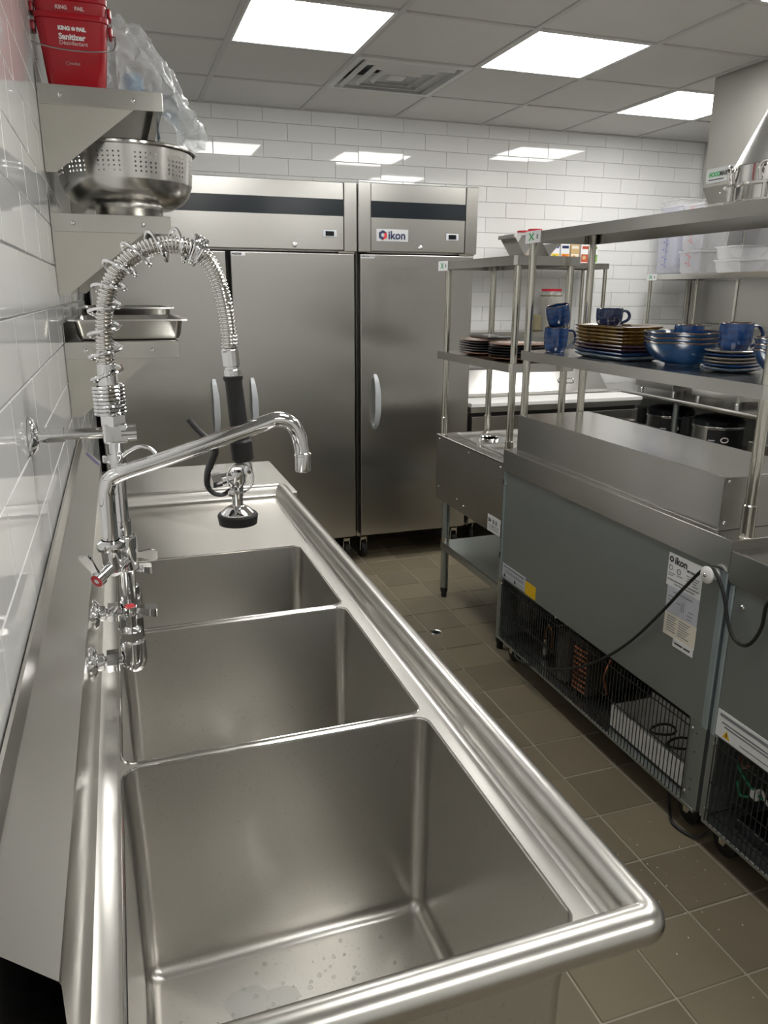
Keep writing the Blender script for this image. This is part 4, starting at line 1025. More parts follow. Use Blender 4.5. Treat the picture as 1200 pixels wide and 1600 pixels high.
def warning_label(par, yy, zz, wd, ht):
    fc = Face((XB, yy, zz), RT, UP); b = MB(); fc.plate(b, 0, wd, 0, ht); part('warning_label', b, 'paper_grey' if wd < 0.22 else 'paper_white', par, False)
    bars(fc, [(0.01, wd*0.95, ht*0.78, ht*0.90), (0.02, wd*0.93, ht*0.56, ht*0.62), (0.03, wd*0.93, ht*0.44, ht*0.50), (wd*0.2, wd*0.50, ht*0.16, ht*0.20), (wd*0.64, wd*0.95, ht*0.16, ht*0.20)], 'ink_grey', par)
    for q in (0.06, 0.52):
        b = MB(); s_ = ht*0.34; P = [fc.pt(wd*q+dx*s_, ht*0.08+dv*s_, 0.0015) for dx, dv in ((0, 0), (1.0, 0), (0.5, 0.9))]
        b.f([b.v(p) for p in P]); tr = part('warning_triangle', b, 'yellow_sticker' if wd > 0.22 else 'ink', par, False)
        if wd > 0.22:
            b = MB(); fc.plate(b, wd*q+s_*0.44, wd*q+s_*0.56, ht*0.08+s_*0.15, ht*0.08+s_*0.6, 0.0015, 0.0019); part('exclamation_mark', b, 'ink', tr, False)
warning_label(pu, 2.736, 0.396, 0.195, 0.062)
b = MB(); Face((XB, 2.538, 0.392), RT, UP).plate(b, 0, 0.082, 0, 0.054); part('yellow_sticker', b, 'yellow_sticker', pu, False)
warning_label(pv, 1.462, 0.390, 0.44, 0.080)
# cord holders
def spool(par, y, z):
    o = part('cord_holder', MB().spin([(0.017, 0.0), (0.016, 0.006), (0.012, 0.010), (0.012, 0.026), (0.023, 0.028), (0.024, 0.032), (0.020, 0.036), (0.008, 0.038), (0.0, 0.036)], (XB, y, z), (-1, 0, 0), 26), 'white_plastic', par)
    part('screw', screw_bm((XB-0.037, y, z), (-1, 0, 0), 0.006), 'chrome', o)
spool(pu, 1.536, 0.836)
for yy, zz in ((2.74, 0.80), (2.30, 0.385)): part('screw', screw_bm((XB-0.001, yy, zz), (-1, 0, 0), 0.006), 'chrome', pu)
part('screw', screw_bm((XB-0.001, 1.43, 0.78), (-1, 0, 0), 0.007), 'chrome', pv)
# inside the second machine compartment
part('control_box', MB().box(XB+0.10, XB+0.14, 1.02, 1.30, 0.25, 0.345), 'white_plastic', pv, False)
part('control_box_stripe', MB().box(XB+0.097, XB+0.0995, 1.03, 1.24, 0.315, 0.335), 'tea_red', pv, False)
part('drip_tray', MB().box(XB+0.05, XB+0.35, 0.50, 1.40, 0.113, 0.150, 0.004), 'black_gloss', pv, False)
for mat_, pp in (('green_wire', [(XB+0.05, 1.42, 0.31), (XB+0.05, 1.39, 0.285), (XB+0.05, 1.34, 0.265), (XB+0.06, 1.30, 0.255), (XB+0.06, 1.24, 0.235), (XB+0.08, 1.20, 0.24)]), ('white_plastic', [(XB+0.05, 1.36, 0.25), (XB+0.05, 1.33, 0.285), (XB+0.05, 1.305, 0.262), (XB+0.05, 1.25, 0.25), (XB+0.05, 1.22, 0.22)]), ('white_plastic', [(XB+0.06, 1.30, 0.345), (XB+0.05, 1.295, 0.30), (XB+0.05, 1.28, 0.27)]), ('green_wire', [(XB+0.05, 1.41, 0.26), (XB+0.04, 1.385, 0.235), (XB+0.04, 1.355, 0.25)]), ('copper', [(XB+0.06, 1.42, 0.33), (XB+0.05, 1.40, 0.31), (XB+0.06, 1.385, 0.325)])):
    part('wiring', MB().tube(arc(pp, 6), 0.0035, 6), mat_, pv)
part('wire_connector', MB().box(XB+0.045, XB+0.06, 1.335, 1.362, 0.245, 0.272, 0.003), 'white_plastic', pv, False)
# power cords
cordpts = [(XB+0.020, 2.630, 0.130), (XB-0.010, 2.562, 0.095), (XB-0.018, 2.421, 0.128), (XB-0.020, 2.237, 0.203), (XB-0.020, 2.077, 0.295), (XB-0.020, 1.939, 0.401), (XB-0.020, 1.820, 0.518), (XB-0.020, 1.716, 0.644), (XB-0.020, 1.625, 0.765), (XB-0.019, 1.568, 0.836), (XB-0.018, 1.536, 0.853), (XB-0.019, 1.512, 0.842), (XB-0.020, 1.479, 0.798), (XB-0.020, 1.454, 0.735), (XB-0.020, 1.430, 0.700), (XB-0.020, 1.395, 0.692), (XB-0.020, 1.366, 0.714), (XB-0.020, 1.344, 0.765), (XB-0.024, 1.335, 0.829), (XB-0.030, 1.300, 0.852), (XB-0.020, 1.250, 0.820), (XB-0.020, 1.200, 0.740)]
solo('power_cord', MB().tube(arc(cordpts, 8), 0.0048, 8), 'black_rubber', 'black power cord looped over the white cord holder on a grey fridge back', 'cord')
cp2 = [(XB+0.05, 1.66, 0.100), (XB+0.045, 1.657, 0.05), (XB+0.035, 1.635, 0.008), (XB+0.004, 1.584, 0.006), (XB+0.008, 1.537, 0.006), (XB+0.024, 1.500, 0.010), (XB+0.027, 1.470, 0.05), (XB+0.027, 1.440, 0.096)]
solo('power_cord', MB().tube(arc(cp2, 8), 0.0048, 8), 'black_rubber', 'black power cord lying on the floor tiles between the two grey undercounter fridges', 'cord')

# ================================================================ steam table
st = thing('steam_table', 'two-well steel steam table on galvanised legs with an open undershelf, next to the fridge', 'table', (1.95, 3.18, 0))
SX, SYA, SYB, SZ = 1.650, 2.805, 3.565, 0.868
part('body', MB().box(SX+0.004, SX+0.60, SYA+0.005, SYB-0.005, 0.54, SZ-0.006, 0.003), 'steel_v', st, False)
part('back_sheet', MB().box(SX, SX+0.004, SYA, SYB, 0.535, SZ, 0.0015), 'steel_v', st, False)
part('top_frame', MB().box(SX, SX+0.61, SYA-0.004, SYB+0.008, SZ-0.006, SZ+0.003, 0.002), 'steel_h', st, False)
for ya, yb in ((2.884, 3.192), (3.206, 3.520)):
    b = MB(); L = [rrect(SX+0.060, SX+0.565, ya, yb, 0.02, SZ+0.003, 4), rrect(SX+0.061, SX+0.564, ya+0.001, yb-0.001, 0.02, SZ+0.011, 4), rrect(SX+0.075, SX+0.550, ya+0.015, yb-0.015, 0.018, SZ+0.011, 4), rrect(SX+0.085, SX+0.540, ya+0.025, yb-0.025, 0.018, SZ+0.004, 4)]
    b.loft(L, False, True); ld = part('well_lid', b, 'steel_pan', st, 40)
    cxx, cyy = SX+0.20, (ya+yb)/2
    part('lid_knob', MB().spin([(0.0, 0.018), (0.014, 0.017), (0.016, 0.012), (0.007, 0.008), (0.007, 0.0), (0.045, 0.0), (0.05, 0.004), (0.055, 0.0)], (cxx, cyy, SZ+0.004), n=18), 'chrome', ld)
for yy, zz in ((3.53, 0.85), (3.53, 0.60), (3.30, 0.59), (3.22, 0.575), (2.90, 0.565), (2.86, 0.845), (3.18, 0.845)): part('screw', screw_bm((SX, yy, zz), (-1, 0, 0), 0.005), 'chrome', st)
fcs = Face((SX, 2.955, 0.538), RT, UP); b = MB(); fcs.plate(b, 0, 0.125, 0, 0.075); part('rating_label', b, 'paper_white', st, False)
bars(fcs, [(0.050, 0.066, 0.040, 0.060), (0.076, 0.092, 0.040, 0.060)]+[(0.010, 0.110, 0.010+0.007*k, 0.0125+0.007*k) for k in range(4)], 'ink_grey', st)
bars(fcs, [(0.010, 0.022, 0.042, 0.060), (0.026, 0.036, 0.045, 0.056)], 'ink', st, 'printed_mark')
for x in (SX+0.030, SX+0.56):
    for y in (SYA+0.035, SYB-0.075):
        lg = part('leg', MB().cyl((x, y, 0.055), (x, y, 0.545), 0.0205, n=18), 'galvanised', st)
        part('collar', MB().cyl((x, y, 0.285), (x, y, 0.335), 0.0225, n=18), 'steel_post', lg)
        part('foot', MB().spin([(0.0, 0.0), (0.015, 0.0), (0.016, 0.03), (0.020, 0.032), (0.020, 0.056)], (x, y, 0), n=14), 'black_plastic', lg)
b = MB(); b.box(SX+0.010, SX+0.58, SYA+0.02, SYB-0.06, 0.308, 0.312); b.box(SX+0.010, SX+0.012, SYA+0.02, SYB-0.06, 0.272, 0.311); b.box(SX+0.010, SX+0.58, SYA+0.02, SYA+0.022, 0.272, 0.311)
part('undershelf', b, 'galvanised', st, False)
part('conduit_strip', MB().box(XB+0.012, XB+0.022, 2.768, 2.788, 0.46, 0.82, 0.002), 'galv_edge', pu, False)
for zz in (0.475, 0.60, 0.80): part('strip_clip', MB().box(XB+0.008, XB+0.024, 2.766, 2.790, zz-0.012, zz+0.012), 'black_plastic', pu, False)

# ================================================================ double overshelves
def sticker(par, fc):
    b = MB(); fc.plate(b, 0, 0.112, -0.002, 0.042); part('sticker', b, 'paper_white', par, False)
    b = MB()
    for s_ in (-1, 1):
        P = [(0.024, 0.021+s_*0.013), (0.036, 0.021+s_*0.013), (0.046, 0.021+s_*0.003), (0.056, 0.021+s_*0.013), (0.068, 0.021+s_*0.012), (0.052, 0.021), (0.040, 0.021)]
        b.f([b.v(fc.pt(x, y, 0.0016)) for x, y in P])
    part('sticker_emblem', b, 'ink_green', par, False)
    b = MB(); fc.plate(b, 0.084, 0.096, 0.012, 0.028, 0.0012, 0.0016); part('sticker_mark', b, 'ink_grey', par, False)
def shelf_tray(x0, x1, y0, y1, zt, fl=0.036, ch=0.012):
    b = MB(); P = [(x0+ch, y0), (x1-ch, y0), (x1, y0+ch), (x1, y1-ch), (x1-ch, y1), (x0+ch, y1), (x0, y1-ch), (x0, y0+ch)]
    O = [(p[0], p[1], zt) for p in P]; Ob = [(p[0], p[1], zt-fl) for p in P]
    cx_, cy_ = (x0+x1)/2, (y0+y1)/2
    I = [(p[0]+(0.0025 if p[0] < cx_ else -0.0025), p[1]+(0.0025 if p[1] < cy_ else -0.0025), zt-fl) for p in P]; It = [(p[0], p[1], zt-0.003) for p in I]
    b.loft([O, Ob, I, It], True, True); return b
def overshelf(t, x0, x1, y0, y1, zb, z1, z2, inset=0.032, stick=None, mid=(), r=0.0150, far=None):
    part('lower_shelf', shelf_tray(x0, x1, y0, y1, z1), 'steel_h', t, False)
    up_ = part('upper_shelf', shelf_tray(x0, x1, y0, y1, z2), 'steel_h', t, False)
    pts = [(x, y) for x in (x0+inset, x1-inset) for y in (y0+inset, y1-(inset if far is None else far))]+list(mid)
    for x, y in pts:
        zbb = zb if not callable(zb) else zb(x, y)
        po = part('post', MB().cyl((x, y, zbb+0.002), (x, y, z2-0.004), r, n=18), 'steel_post', t)
        part('socket', MB().spin([(r+0.001, 0.088), (r+0.0035, 0.085), (r+0.0035, 0.004), (r+0.006, 0.0), ], (x, y, zbb), n=18), 'steel_post', po)
    if stick is not None: sticker(t, stick)
    return t
oa = thing('double_overshelf', 'two-tier steel overshelf standing on the steam table, holding dark round plates', 'shelf', (1.80, 3.2, SZ))
overshelf(oa, 1.652, 1.958, 2.822, 3.600, SZ+0.003, 1.285, 1.708, far=0.050, stick=Face((1.652, 3.600, 1.669), RT, UP))
ob = thing('double_overshelf', 'two-tier steel overshelf on the undercounter fridge, holding blue bowls and mugs', 'shelf', (1.81, 2.1, 0.945))
overshelf(ob, 1.655, 1.962, 1.487, 2.752, 0.945, 1.345, 1.786, inset=0.022, stick=Face((1.655, 2.752, 1.748), RT, UP))

# ================================================================ crockery
ORD = ['at the very bottom', 'second from the bottom', 'third from the bottom', 'fourth from the bottom', 'fifth from the bottom', 'third from the top', 'third from the top', 'second from the top', 'topmost']
def order(k, n): return 'topmost' if k == n-1 else 'at the very bottom' if k == 0 else ORD[k] if k < (n+1)/2 else {1: 'second from the top', 2: 'third from the top', 3: 'fourth from the top'}[n-1-k]
ZB = 1.3455; ZA = 1.2855
def mug(name, label, x, y, z, r, h, mat, ang, cat='mug', handle_=True, rim='glaze_rim'):
    t = thing(name, label, cat, (x, y, z))
    pr = [(0.0, 0.0), (r*0.72, 0.0), (r*0.80, 0.004), (r*0.93, h*0.22), (r*0.99, h*0.5), (r, h*0.78), (r*0.985, h*0.975)]
    part('cup_body', MB().spin(pr, (x, y, z), n=36), mat, t)
    part('cup_inside', MB().spin([(r*0.92, h*0.975), (r*0.92, h*0.5), (r*0.82, h*0.12), (0.0, h*0.08)], (x, y, z), n=36), mat, t)
    part('rim', MB().tube([(x+r*0.952*math.cos(a*PI/18), y+r*0.952*math.sin(a*PI/18), z+h*(0.978+0.008*math.sin(a*1.3))) for a in range(36)], r*0.045, 6, closed=True), rim, t)
    if handle_:
        d = Vector((math.cos(ang), math.sin(ang), 0)); c_ = Vector((x, y, z))
        P = [c_+d*r*0.95+Vector((0, 0, h*0.86)), c_+d*(r+0.018)+Vector((0, 0, h*0.84)), c_+d*(r+0.030)+Vector((0, 0, h*0.62)), c_+d*(r+0.025)+Vector((0, 0, h*0.36)), c_+d*r*0.95+Vector((0, 0, h*0.16))]
        part('handle', MB().tube(arc(P, 6), 0.0055, 10), 'glaze_navy', t)
    return t
VR = math.atan2(-1, 0.35)
m1 = mug('mug', 'upright blue glazed mug carrying a second, tilted mug', 1.748, 2.640, ZB, 0.047, 0.094, 'glaze_blue', -0.25)
m2 = mug('mug', 'blue glazed mug lying tilted on top of another mug', 1.748, 2.640, ZB+0.0965, 0.046, 0.078, 'glaze_blue', 1.3)
m2.rotation_euler = (0.02, -0.22, 0.0); m2.location = (1.760, 2.640, ZB+0.099)
# tall stack of rectangular plates
rp_cols = ['glaze_slate', 'glaze_blue', 'glaze_plum', 'glaze_plum', 'glaze_gold', 'glaze_gold', 'glaze_gold', 'glaze_gold', 'glaze_gold']
rp_lab = {'glaze_slate': 'slate blue', 'glaze_blue': 'deep blue', 'glaze_plum': 'plum brown', 'glaze_gold': 'amber glazed'}
for k, mt in enumerate(rp_cols):
    z = ZB+0.0122*k; dx, dy = random.uniform(-.002, .002), random.uniform(-.003, .003); x0, x1, y0, y1 = 1.712+dx, 1.872+dx, 2.160+dy, 2.462+dy
    L = [rrect(x0+.022, x1-.022, y0+.022, y1-.022, 0.012, z, 4), rrect(x0+.012, x1-.012, y0+.012, y1-.012, 0.014, z+.004, 4), rrect(x0, x1, y0, y1, 0.016, z+.0125, 4), rrect(x0-.001, x1+.001, y0-.001, y1+.001, 0.016, z+.0155, 4), rrect(x0+.003, x1-.003, y0+.003, y1-.003, 0.016, z+.0165, 4), rrect(x0+.016, x1-.016, y0+.016, y1-.016, 0.014, z+.0080, 4)]
    b = MB(); b.loft(L, True, True)
    for v in b.bm.verts: v.co.z += 0.0011*math.sin(v.co.y*60+k)*(1 if v.co.z > z+0.01 else 0)
    solo('rectangular_plate', b, mt, rp_lab[mt]+' rectangular plate, '+order(k, 9)+' of the tall rectangular plate stack', 'plate', 'tall stack of rectangular plates', smooth=50)
mug('mug', 'glossy navy mug standing on the stack of rectangular plates', 1.815, 2.40, ZB+0.0122*8+0.0083, 0.047, 0.062, 'glaze_navy', -0.15, rim='glaze_navy')
def bowl(x, y, z, r, h, label, group, mat='glaze_blue_bowl'):
    t = thing('serving_bowl', label, 'bowl', (x, y, z), group)
    part('bowl_body', MB().spin([(0.0, 0.003), (r*0.36, 0.003), (r*0.38, 0.0), (r*0.42, 0.0), (r*0.43, 0.006), (r*0.66, h*0.22), (r*0.86, h*0.55), (r*0.97, h*0.86), (r, h*0.985)], (x, y, z), n=48), mat, t)
    part('bowl_inside', MB().spin([(r*0.97, h*0.985), (r*0.93, h*0.84), (r*0.82, h*0.55), (r*0.6, h*0.22), (0.0, h*0.10)], (x, y, z), n=48), mat, t)
    part('rim', MB().tube([(x+r*0.985*math.cos(a*PI/24), y+r*0.985*math.sin(a*PI/24), z+h*0.985+0.0012*math.sin(a*0.9)) for a in range(48)], r*0.022, 6, closed=True), 'glaze_rim', t)
    return t
for k in range(3):
    bowl(1.838, 2.020, ZB+(0.0, 0.0145, 0.029)[k], 0.128, 0.075, 'wide blue bowl, '+order(k, 3)+' of the stack holding a small cup', 'stacked wide blue bowls')
mug('cup', 'small blue cup set inside the top wide blue bowl', 1.870, 2.045, ZB+0.045, 0.046, 0.080, 'glaze_blue_bowl', 0, 'cup', False)
sc_m = ['glaze_slate', 'glaze_blue', 'glaze_grey', 'glaze_grey', 'glaze_blue', 'glaze_grey']
sc_l = {'glaze_slate': 'slate green', 'glaze_blue': 'blue', 'glaze_grey': 'grey beige'}
for k, mt in enumerate(sc_m):
    z = ZB+0.0100*k; r = 0.081 if k else 0.083
    b = MB(); b.spin([(0.0, 0.0), (r*0.55, 0.0), (r*0.75, 0.003), (r*0.97, 0.0085), (r, 0.0115), (r*0.97, 0.0128), (r*0.72, 0.0085), (r*0.5, 0.006), (0.0, 0.006)], (1.838, 1.812, z), n=40)
    solo('saucer', b, mt, sc_l[mt]+' saucer, '+order(k, 6)+' of the saucer stack under a blue mug', 'saucer', 'stack of saucers')
mug('mug', 'blue glazed mug standing on the stack of saucers', 1.846, 1.818, ZB+0.0100*5+0.0062, 0.047, 0.083, 'glaze_blue', -0.35)
for k in range(3):
    bowl(1.845, 1.592, ZB+(0.0, 0.0145, 0.030)[k], 0.108, 0.076, 'blue glazed bowl, '+order(k, 3)+' of the bowl stack next to the saucers', 'stacked blue bowls at the shelf end')
# dark plates on the steam table's overshelf
def round_plate(x, y, z, r, mat, label, group):
    b = MB(); b.spin([(0.0, 0.0), (r*0.62, 0.0), (r*0.72, 0.003), (r*0.98, 0.0105), (r, 0.0135), (r*0.985, 0.0145), (r*0.74, 0.0085), (r*0.6, 0.006), (0.0, 0.006)], (x, y, z), n=44)
    return solo('round_plate', b, mat, label, 'plate', group)
for k in range(6):
    mt = 'glaze_brown' if k in (0, 5) else 'glaze_black'
    round_plate(1.792, 3.325, ZA+0.0115*k, 0.132, mt, ('brown' if mt == 'glaze_brown' else 'black')+' round plate, '+order(k, 6)+' of the plate stack that carries a black dish', 'plate stack with a dish on top')
for k in range(6):
    mt = 'glaze_brown' if k in (0, 5) else 'glaze_black'
    round_plate(1.796, 3.005, ZA+0.0115*k, 0.140, mt, ('brown' if mt == 'glaze_brown' else 'black')+' round plate, '+order(k, 6)+' of the plate stack with nothing on top', 'plate stack by the front posts')
b = MB(); L = [rrect(1.740, 1.870, 3.20, 3.40, 0.01, ZA+0.0735, 3), rrect(1.730, 1.880, 3.19, 3.41, 0.01, ZA+0.0855, 3), rrect(1.734, 1.876, 3.194, 3.406, 0.01, ZA+0.086, 3), rrect(1.745, 1.865, 3.205, 3.395, 0.01, ZA+0.077, 3)]
b.loft(L, True, True); solo('serving_dish', b, 'glaze_black', 'shallow black rectangular dish lying on a stack of round plates', 'dish')
# zigzag taco holder on the upper tier
b = MB(); zz0 = 1.7085; pts = [(1.660, zz0+0.078), (1.714, zz0+0.001), (1.766, zz0+0.085), (1.826, zz0+0.001), (1.872, zz0+0.050)]
up_ = [(x, z+0.0025) for x, z in pts]
b.prism(pts+up_[::-1], 'y', 2.86, 2.985)
hold = thing('taco_holder', 'zigzag stainless taco holder on the upper tier above the dark plates', 'rack', (1.80, 2.92, zz0))
part('zigzag_sheet', b, 'steel_pan', hold, False)
for x, z in (pts[0], pts[2], pts[4]):
    part('folded_edge', MB().box(x-0.002, x+0.002, 2.855, 2.99, z-0.012, z+0.003, 0.001), 'steel_pan', hold, False)
# conical strainer standing upside down on the upper tier
cx_, cy_, cz_ = 1.822, 1.690, 1.787
cone = thing('conical_strainer', 'upturned cone-shaped mesh strainer with steel bands on the upper tier over the blue crockery', 'strainer', (cx_, cy_, cz_))
part('base_flange', MB().spin([(0.128, 0.0), (0.148, 0.002), (0.149, 0.007), (0.138, 0.010), (0.130, 0.010)], (cx_, cy_, cz_), n=56, cap0=False), 'steel_polished', cone)
part('lower_band', MB().spin([(0.131, 0.008), (0.131, 0.042), (0.133, 0.045)], (cx_, cy_, cz_), n=56), 'steel_polished', cone)
part('middle_flange', MB().spin([(0.131, 0.042), (0.146, 0.044), (0.147, 0.049), (0.134, 0.052)], (cx_, cy_, cz_), n=56), 'steel_polished', cone)
part('upper_band', MB().spin([(0.133, 0.050), (0.132, 0.092), (0.128, 0.096)], (cx_, cy_, cz_), n=56), 'steel_polished', cone)
mo = part('mesh_cone', MB().spin([(0.128, 0.095), (0.095, 0.165), (0.060, 0.240), (0.030, 0.300), (0.0, 0.315)], (cx_, cy_, cz_), n=64), 'strainer_mesh', cone)
uvl = mo.data.uv_layers.new(name='UVMap')
for lp_ in mo.data.loops:
    p = mo.data.vertices[lp_.vertex_index].co; uvl.data[lp_.index].uv = ((math.atan2(p.y, p.x)+PI)*0.10, p.z)
for a in (2.75, 3.6, -1.4):
    d = Vector((math.cos(a), math.sin(a), 0)); u = Vector((-d.y, d.x, 0)); c_ = Vector((cx_, cy_, cz_))
    b = MB(); b.tube(arc([c_+d*0.134+u*-0.014+Vector((0, 0, 0.052)), c_+d*0.142-u*0.014+Vector((0, 0, 0.085)), c_+d*0.143+Vector((0, 0, 0.094)), c_+d*0.142+u*0.014+Vector((0, 0, 0.085)), c_+d*0.134+u*0.014+Vector((0, 0, 0.052))], 5), 0.004, 8)
    part('side_loop', b, 'steel_polished', cone)
    part('side_clip', MB().cyl(c_+d*0.138+Vector((0, 0, 0.006)), c_+d*0.138+Vector((0, 0, 0.046)), 0.006, n=12), 'steel_polished', cone)

# ================================================================ back counter with cutting board, its overshelf and jars
PC = (2.135, 3.372); PY = 4.19
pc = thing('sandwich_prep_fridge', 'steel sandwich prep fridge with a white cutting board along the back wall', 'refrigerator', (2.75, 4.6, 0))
part('cabinet', MB().box(PC[0], PC[1]+0.010, PY+0.06, 5.02, 0.14, 0.862, 0.003), 'steel_v', pc, False)
part('cutting_board', MB().box(PC[0]+0.002, PC[1], PY, PY+0.245, 0.897, 0.920, 0.003, 2), 'white_board', pc)
part('board_ledge', MB().box(PC[0], PC[1]-0.002, PY+0.004, PY+0.30, 0.862, 0.897, 0.003), 'steel_hx', pc, False)
part('worktop', MB().box(PC[0], PC[1]+0.022, PY+0.26, 5.03, 0.862, 0.925, 0.003), 'steel_hx', pc, False)
lid = MB(); lid.prism([(PY+0.255, 0.927), (PY+0.255, 0.945), (PY+0.40, 1.080), (PY+0.485, 1.083), (PY+0.490, 0.927)], 'x', PC[0]+0.01, PC[1]-0.10)
ldp = part('rail_lid', lid, 'steel_hx', pc, False)
fl_ = Face((2.93, PY+0.30, 0.987), (1, 0, 0), (0, 0.145, 0.135))
part('lid_handle', MB().tube([fl_.pt(a, v, 0.003) for a, v in ((0, 0), (0.10, 0), (0.108, 0.008), (0.108, 0.032), (0.10, 0.040), (0, 0.040), (-0.008, 0.032), (-0.008, 0.008))], 0.003, 8, closed=True), 'steel_polished', ldp)
part('gasket_shadow_gap', MB().box(PC[0]+0.01, PC[1]-0.02, PY+0.045, PY+0.062, 0.15, 0.855), 'black_rubber', pc, False)  # black strip serves as gasket and as painted shadow round the doors
for a, c_ in ((PC[0]+0.012, 2.742), (2.762, PC[1]-0.02)):
    d_ = part('door', MB().box(a, c_, PY+0.012, PY+0.05, 0.16, 0.838, 0.004, 2), 'steel_v', pc)
    part('handle', MB().tube(arc([(c_-0.20, PY+0.012, 0.760), (c_-0.18, PY-0.012, 0.762), (c_-0.10, PY-0.016, 0.764), (c_-0.04, PY-0.012, 0.762), (c_-0.02, PY+0.012, 0.760)], 5), 0.007, 8), 'steel_polished', d_)
for x in (PC[0]+0.06, PC[1]-0.08):
    for y in (PY+0.10, 4.95): caster(pc, x, y, 0.14)
of = thing('double_overshelf', 'two-tier steel overshelf against the back tile wall, holding tea boxes and jars', 'shelf', (2.75, 4.86, 0.925))
overshelf(of, 2.135, 3.392, 4.700, 5.020, 0.925, 1.315, 1.766, inset=0.022, r=0.0135)
def jar(x, y, z, r, h, label, fill, lidmat='red_lid', fillh=0.8):
    t = thing('plastic_jar', label, 'jar', (x, y, z))
    part('jar_body', MB().spin([(0.0, 0.0), (r*0.94, 0.0), (r, 0.008), (r, h*0.72), (r*0.97, h*0.80), (r*0.80, h*0.90), (r*0.78, h*0.955)], (x, y, z), n=28), 'clear_jar', t)
    part('contents', MB().spin([(0.0, 0.003), (r*0.9, 0.003), (r*0.94, 0.01), (r*0.94, h*0.72*fillh), (0.0, h*0.74*fillh)], (x, y, z), n=24), fill, t)
    part('lid', MB().spin([(r*0.86, h*0.945), (r*0.87, h*0.998), (r*0.83, h), (0.0, h)], (x, y, z), n=28, cap0=True), lidmat, t)
    return t
jar(2.800, 4.86, 1.7665, 0.055, 0.205, 'red-lidded jar of brown spice on the back wall overshelf, next to the taco holder', 'spice_brown')
jar(2.905, 4.90, 1.7665, 0.055, 0.222, 'slightly taller red-lidded spice jar beside the tea boxes', 'spice_brown')
jar(3.040, 4.86, 1.3155, 0.082, 0.282, 'large clear jar of dried herbs with a red lid on the lower back shelf', 'dried_herbs', fillh=1.18)
b = MB(); b.box(2.865, 2.935, 4.78, 4.90, 1.3155, 1.43, 0.02, 3)
for v in b.bm.verts: v.co = crumple(v.co, 0.008, 20, 2.0); v.co.z = max(v.co.z, 1.3155)
solo('food_bag', b, 'dried_herbs', 'small dull bag leaning beside the large jar of dried herbs', 'bag')
tea = [(2.975, 'tea_yellow', 'white and yellow tea box beside the red-lidded jars'), (3.051, 'tea_orange', 'white and orange tea box between the yellow and the tan one'), (3.127, 'tea_tan', 'tan tea box in the middle of the tea box row'), (3.207, 'tea_red', 'tea box with a reddish brown picture in the tea box row'), (3.275, 'tea_green', 'green and white tea box at the end of the tea box row')]
for x, mt, lab in tea:
    t = thing('tea_box', lab, 'box', (x, 4.77, 1.7665), 'tea boxes in a row'); w_ = 0.033
    part('carton', MB().box(x-w_, x+w_, 4.735, 4.80, 1.7665, 1.886, 0.001), 'paper_white' if mt != 'tea_tan' else 'tea_tan', t, False)
    fc = Face((x-w_, 4.735, 1.7665), (1, 0, 0), UP)
    b = MB(); fc.plate(b, 0.004, 0.062, 0.006, 0.058, 0, 0.0006); part('printed_picture', b, mt if mt != 'tea_tan' else 'paper_cream', t, False)
    b = MB(); fc.plate(b, 0.008, 0.058, 0.092, 0.110, 0, 0.0006); part('printed_band', b, {'tea_yellow': 'ink_blue', 'tea_orange': 'ink_navy', 'tea_tan': 'paper_cream', 'tea_red': 'tea_red', 'tea_green': 'tea_green'}[mt], t, False)
    b = MB(); b.spin([(0.0, 0.0008), (0.014, 0.0008)], fc.pt(0.026, 0.036), (0, -1, 0), 14); part('printed_fruit', b, {'tea_yellow': 'tea_green', 'tea_orange': 'tea_red', 'tea_tan': 'tea_orange', 'tea_red': 'tea_tan', 'tea_green': 'tea_yellow'}[mt], t, False)

# ================================================================ cooking side: hood, table with overshelf, cookers
hd = thing('exhaust_hood', 'large grey steel exhaust hood hanging from the ceiling on the right side', 'hood', (3.78, 2.2, 2.04))
b = MB(); b.prism([(3.180, 2.70), (3.180, 2.112), (3.225, 2.040), (3.245, 2.040), (3.245, 2.06), (4.36, 2.06), (4.36, 2.70)], 'y', 0.95, 3.610)
part('hood_shell', b, 'hood_steel', hd, False)
part('bottom_lip', MB().prism([(3.1785, 2.112), (3.225, 2.036), (3.250, 2.036), (3.250, 2.042), (3.2275, 2.042), (3.1825, 2.114)], 'y', 0.948, 3.613), 'hood_steel', hd, False)
part('seam', MB().box(3.178, 3.1805, 0.95, 3.610, 2.1105, 2.1135), 'steel_post', hd, False)
fh = Face((3.180, 3.592, 2.128), RT, UP); b = MB(); L = [[fh.pt(p[0], p[1], d) for p in rrect(0, 0.24, 0, 0.072, 0.018, 0, 4)] for d in (0.0, 0.003)]
b.loft(L, False, True); part('maker_plate', b, 'silver_badge', hd, False)
fh2 = Face((3.177, 3.592, 2.128), RT, UP)
text('lettering', 'HOOD', 0.032, fh2.pt(0.022, 0.030, 0.0004), RT, UP, 'ink_green', hd, bold=0.0010, sx=0.80); text('lettering', 'MART', 0.032, fh2.pt(0.100, 0.030, 0.0004), RT, UP, 'ink', hd, bold=0.0010, sx=0.80)
b = MB(); fh2.plate(b, 0.022, 0.13, 0.013, 0.018, 0.0, 0.0008); part('printed_line', b, 'ink', hd, False)
part('screw', screw_bm((3.200, 3.50, 2.074), (-0.85, 0, -0.5), 0.006), 'chrome', hd)
part('yellow_mark', MB().prism([(3.205, 2.066), (3.223, 2.037), (3.2238, 2.0375), (3.2058, 2.0665)], 'y', 3.36, 3.43), 'yellow_sticker', hd, False)

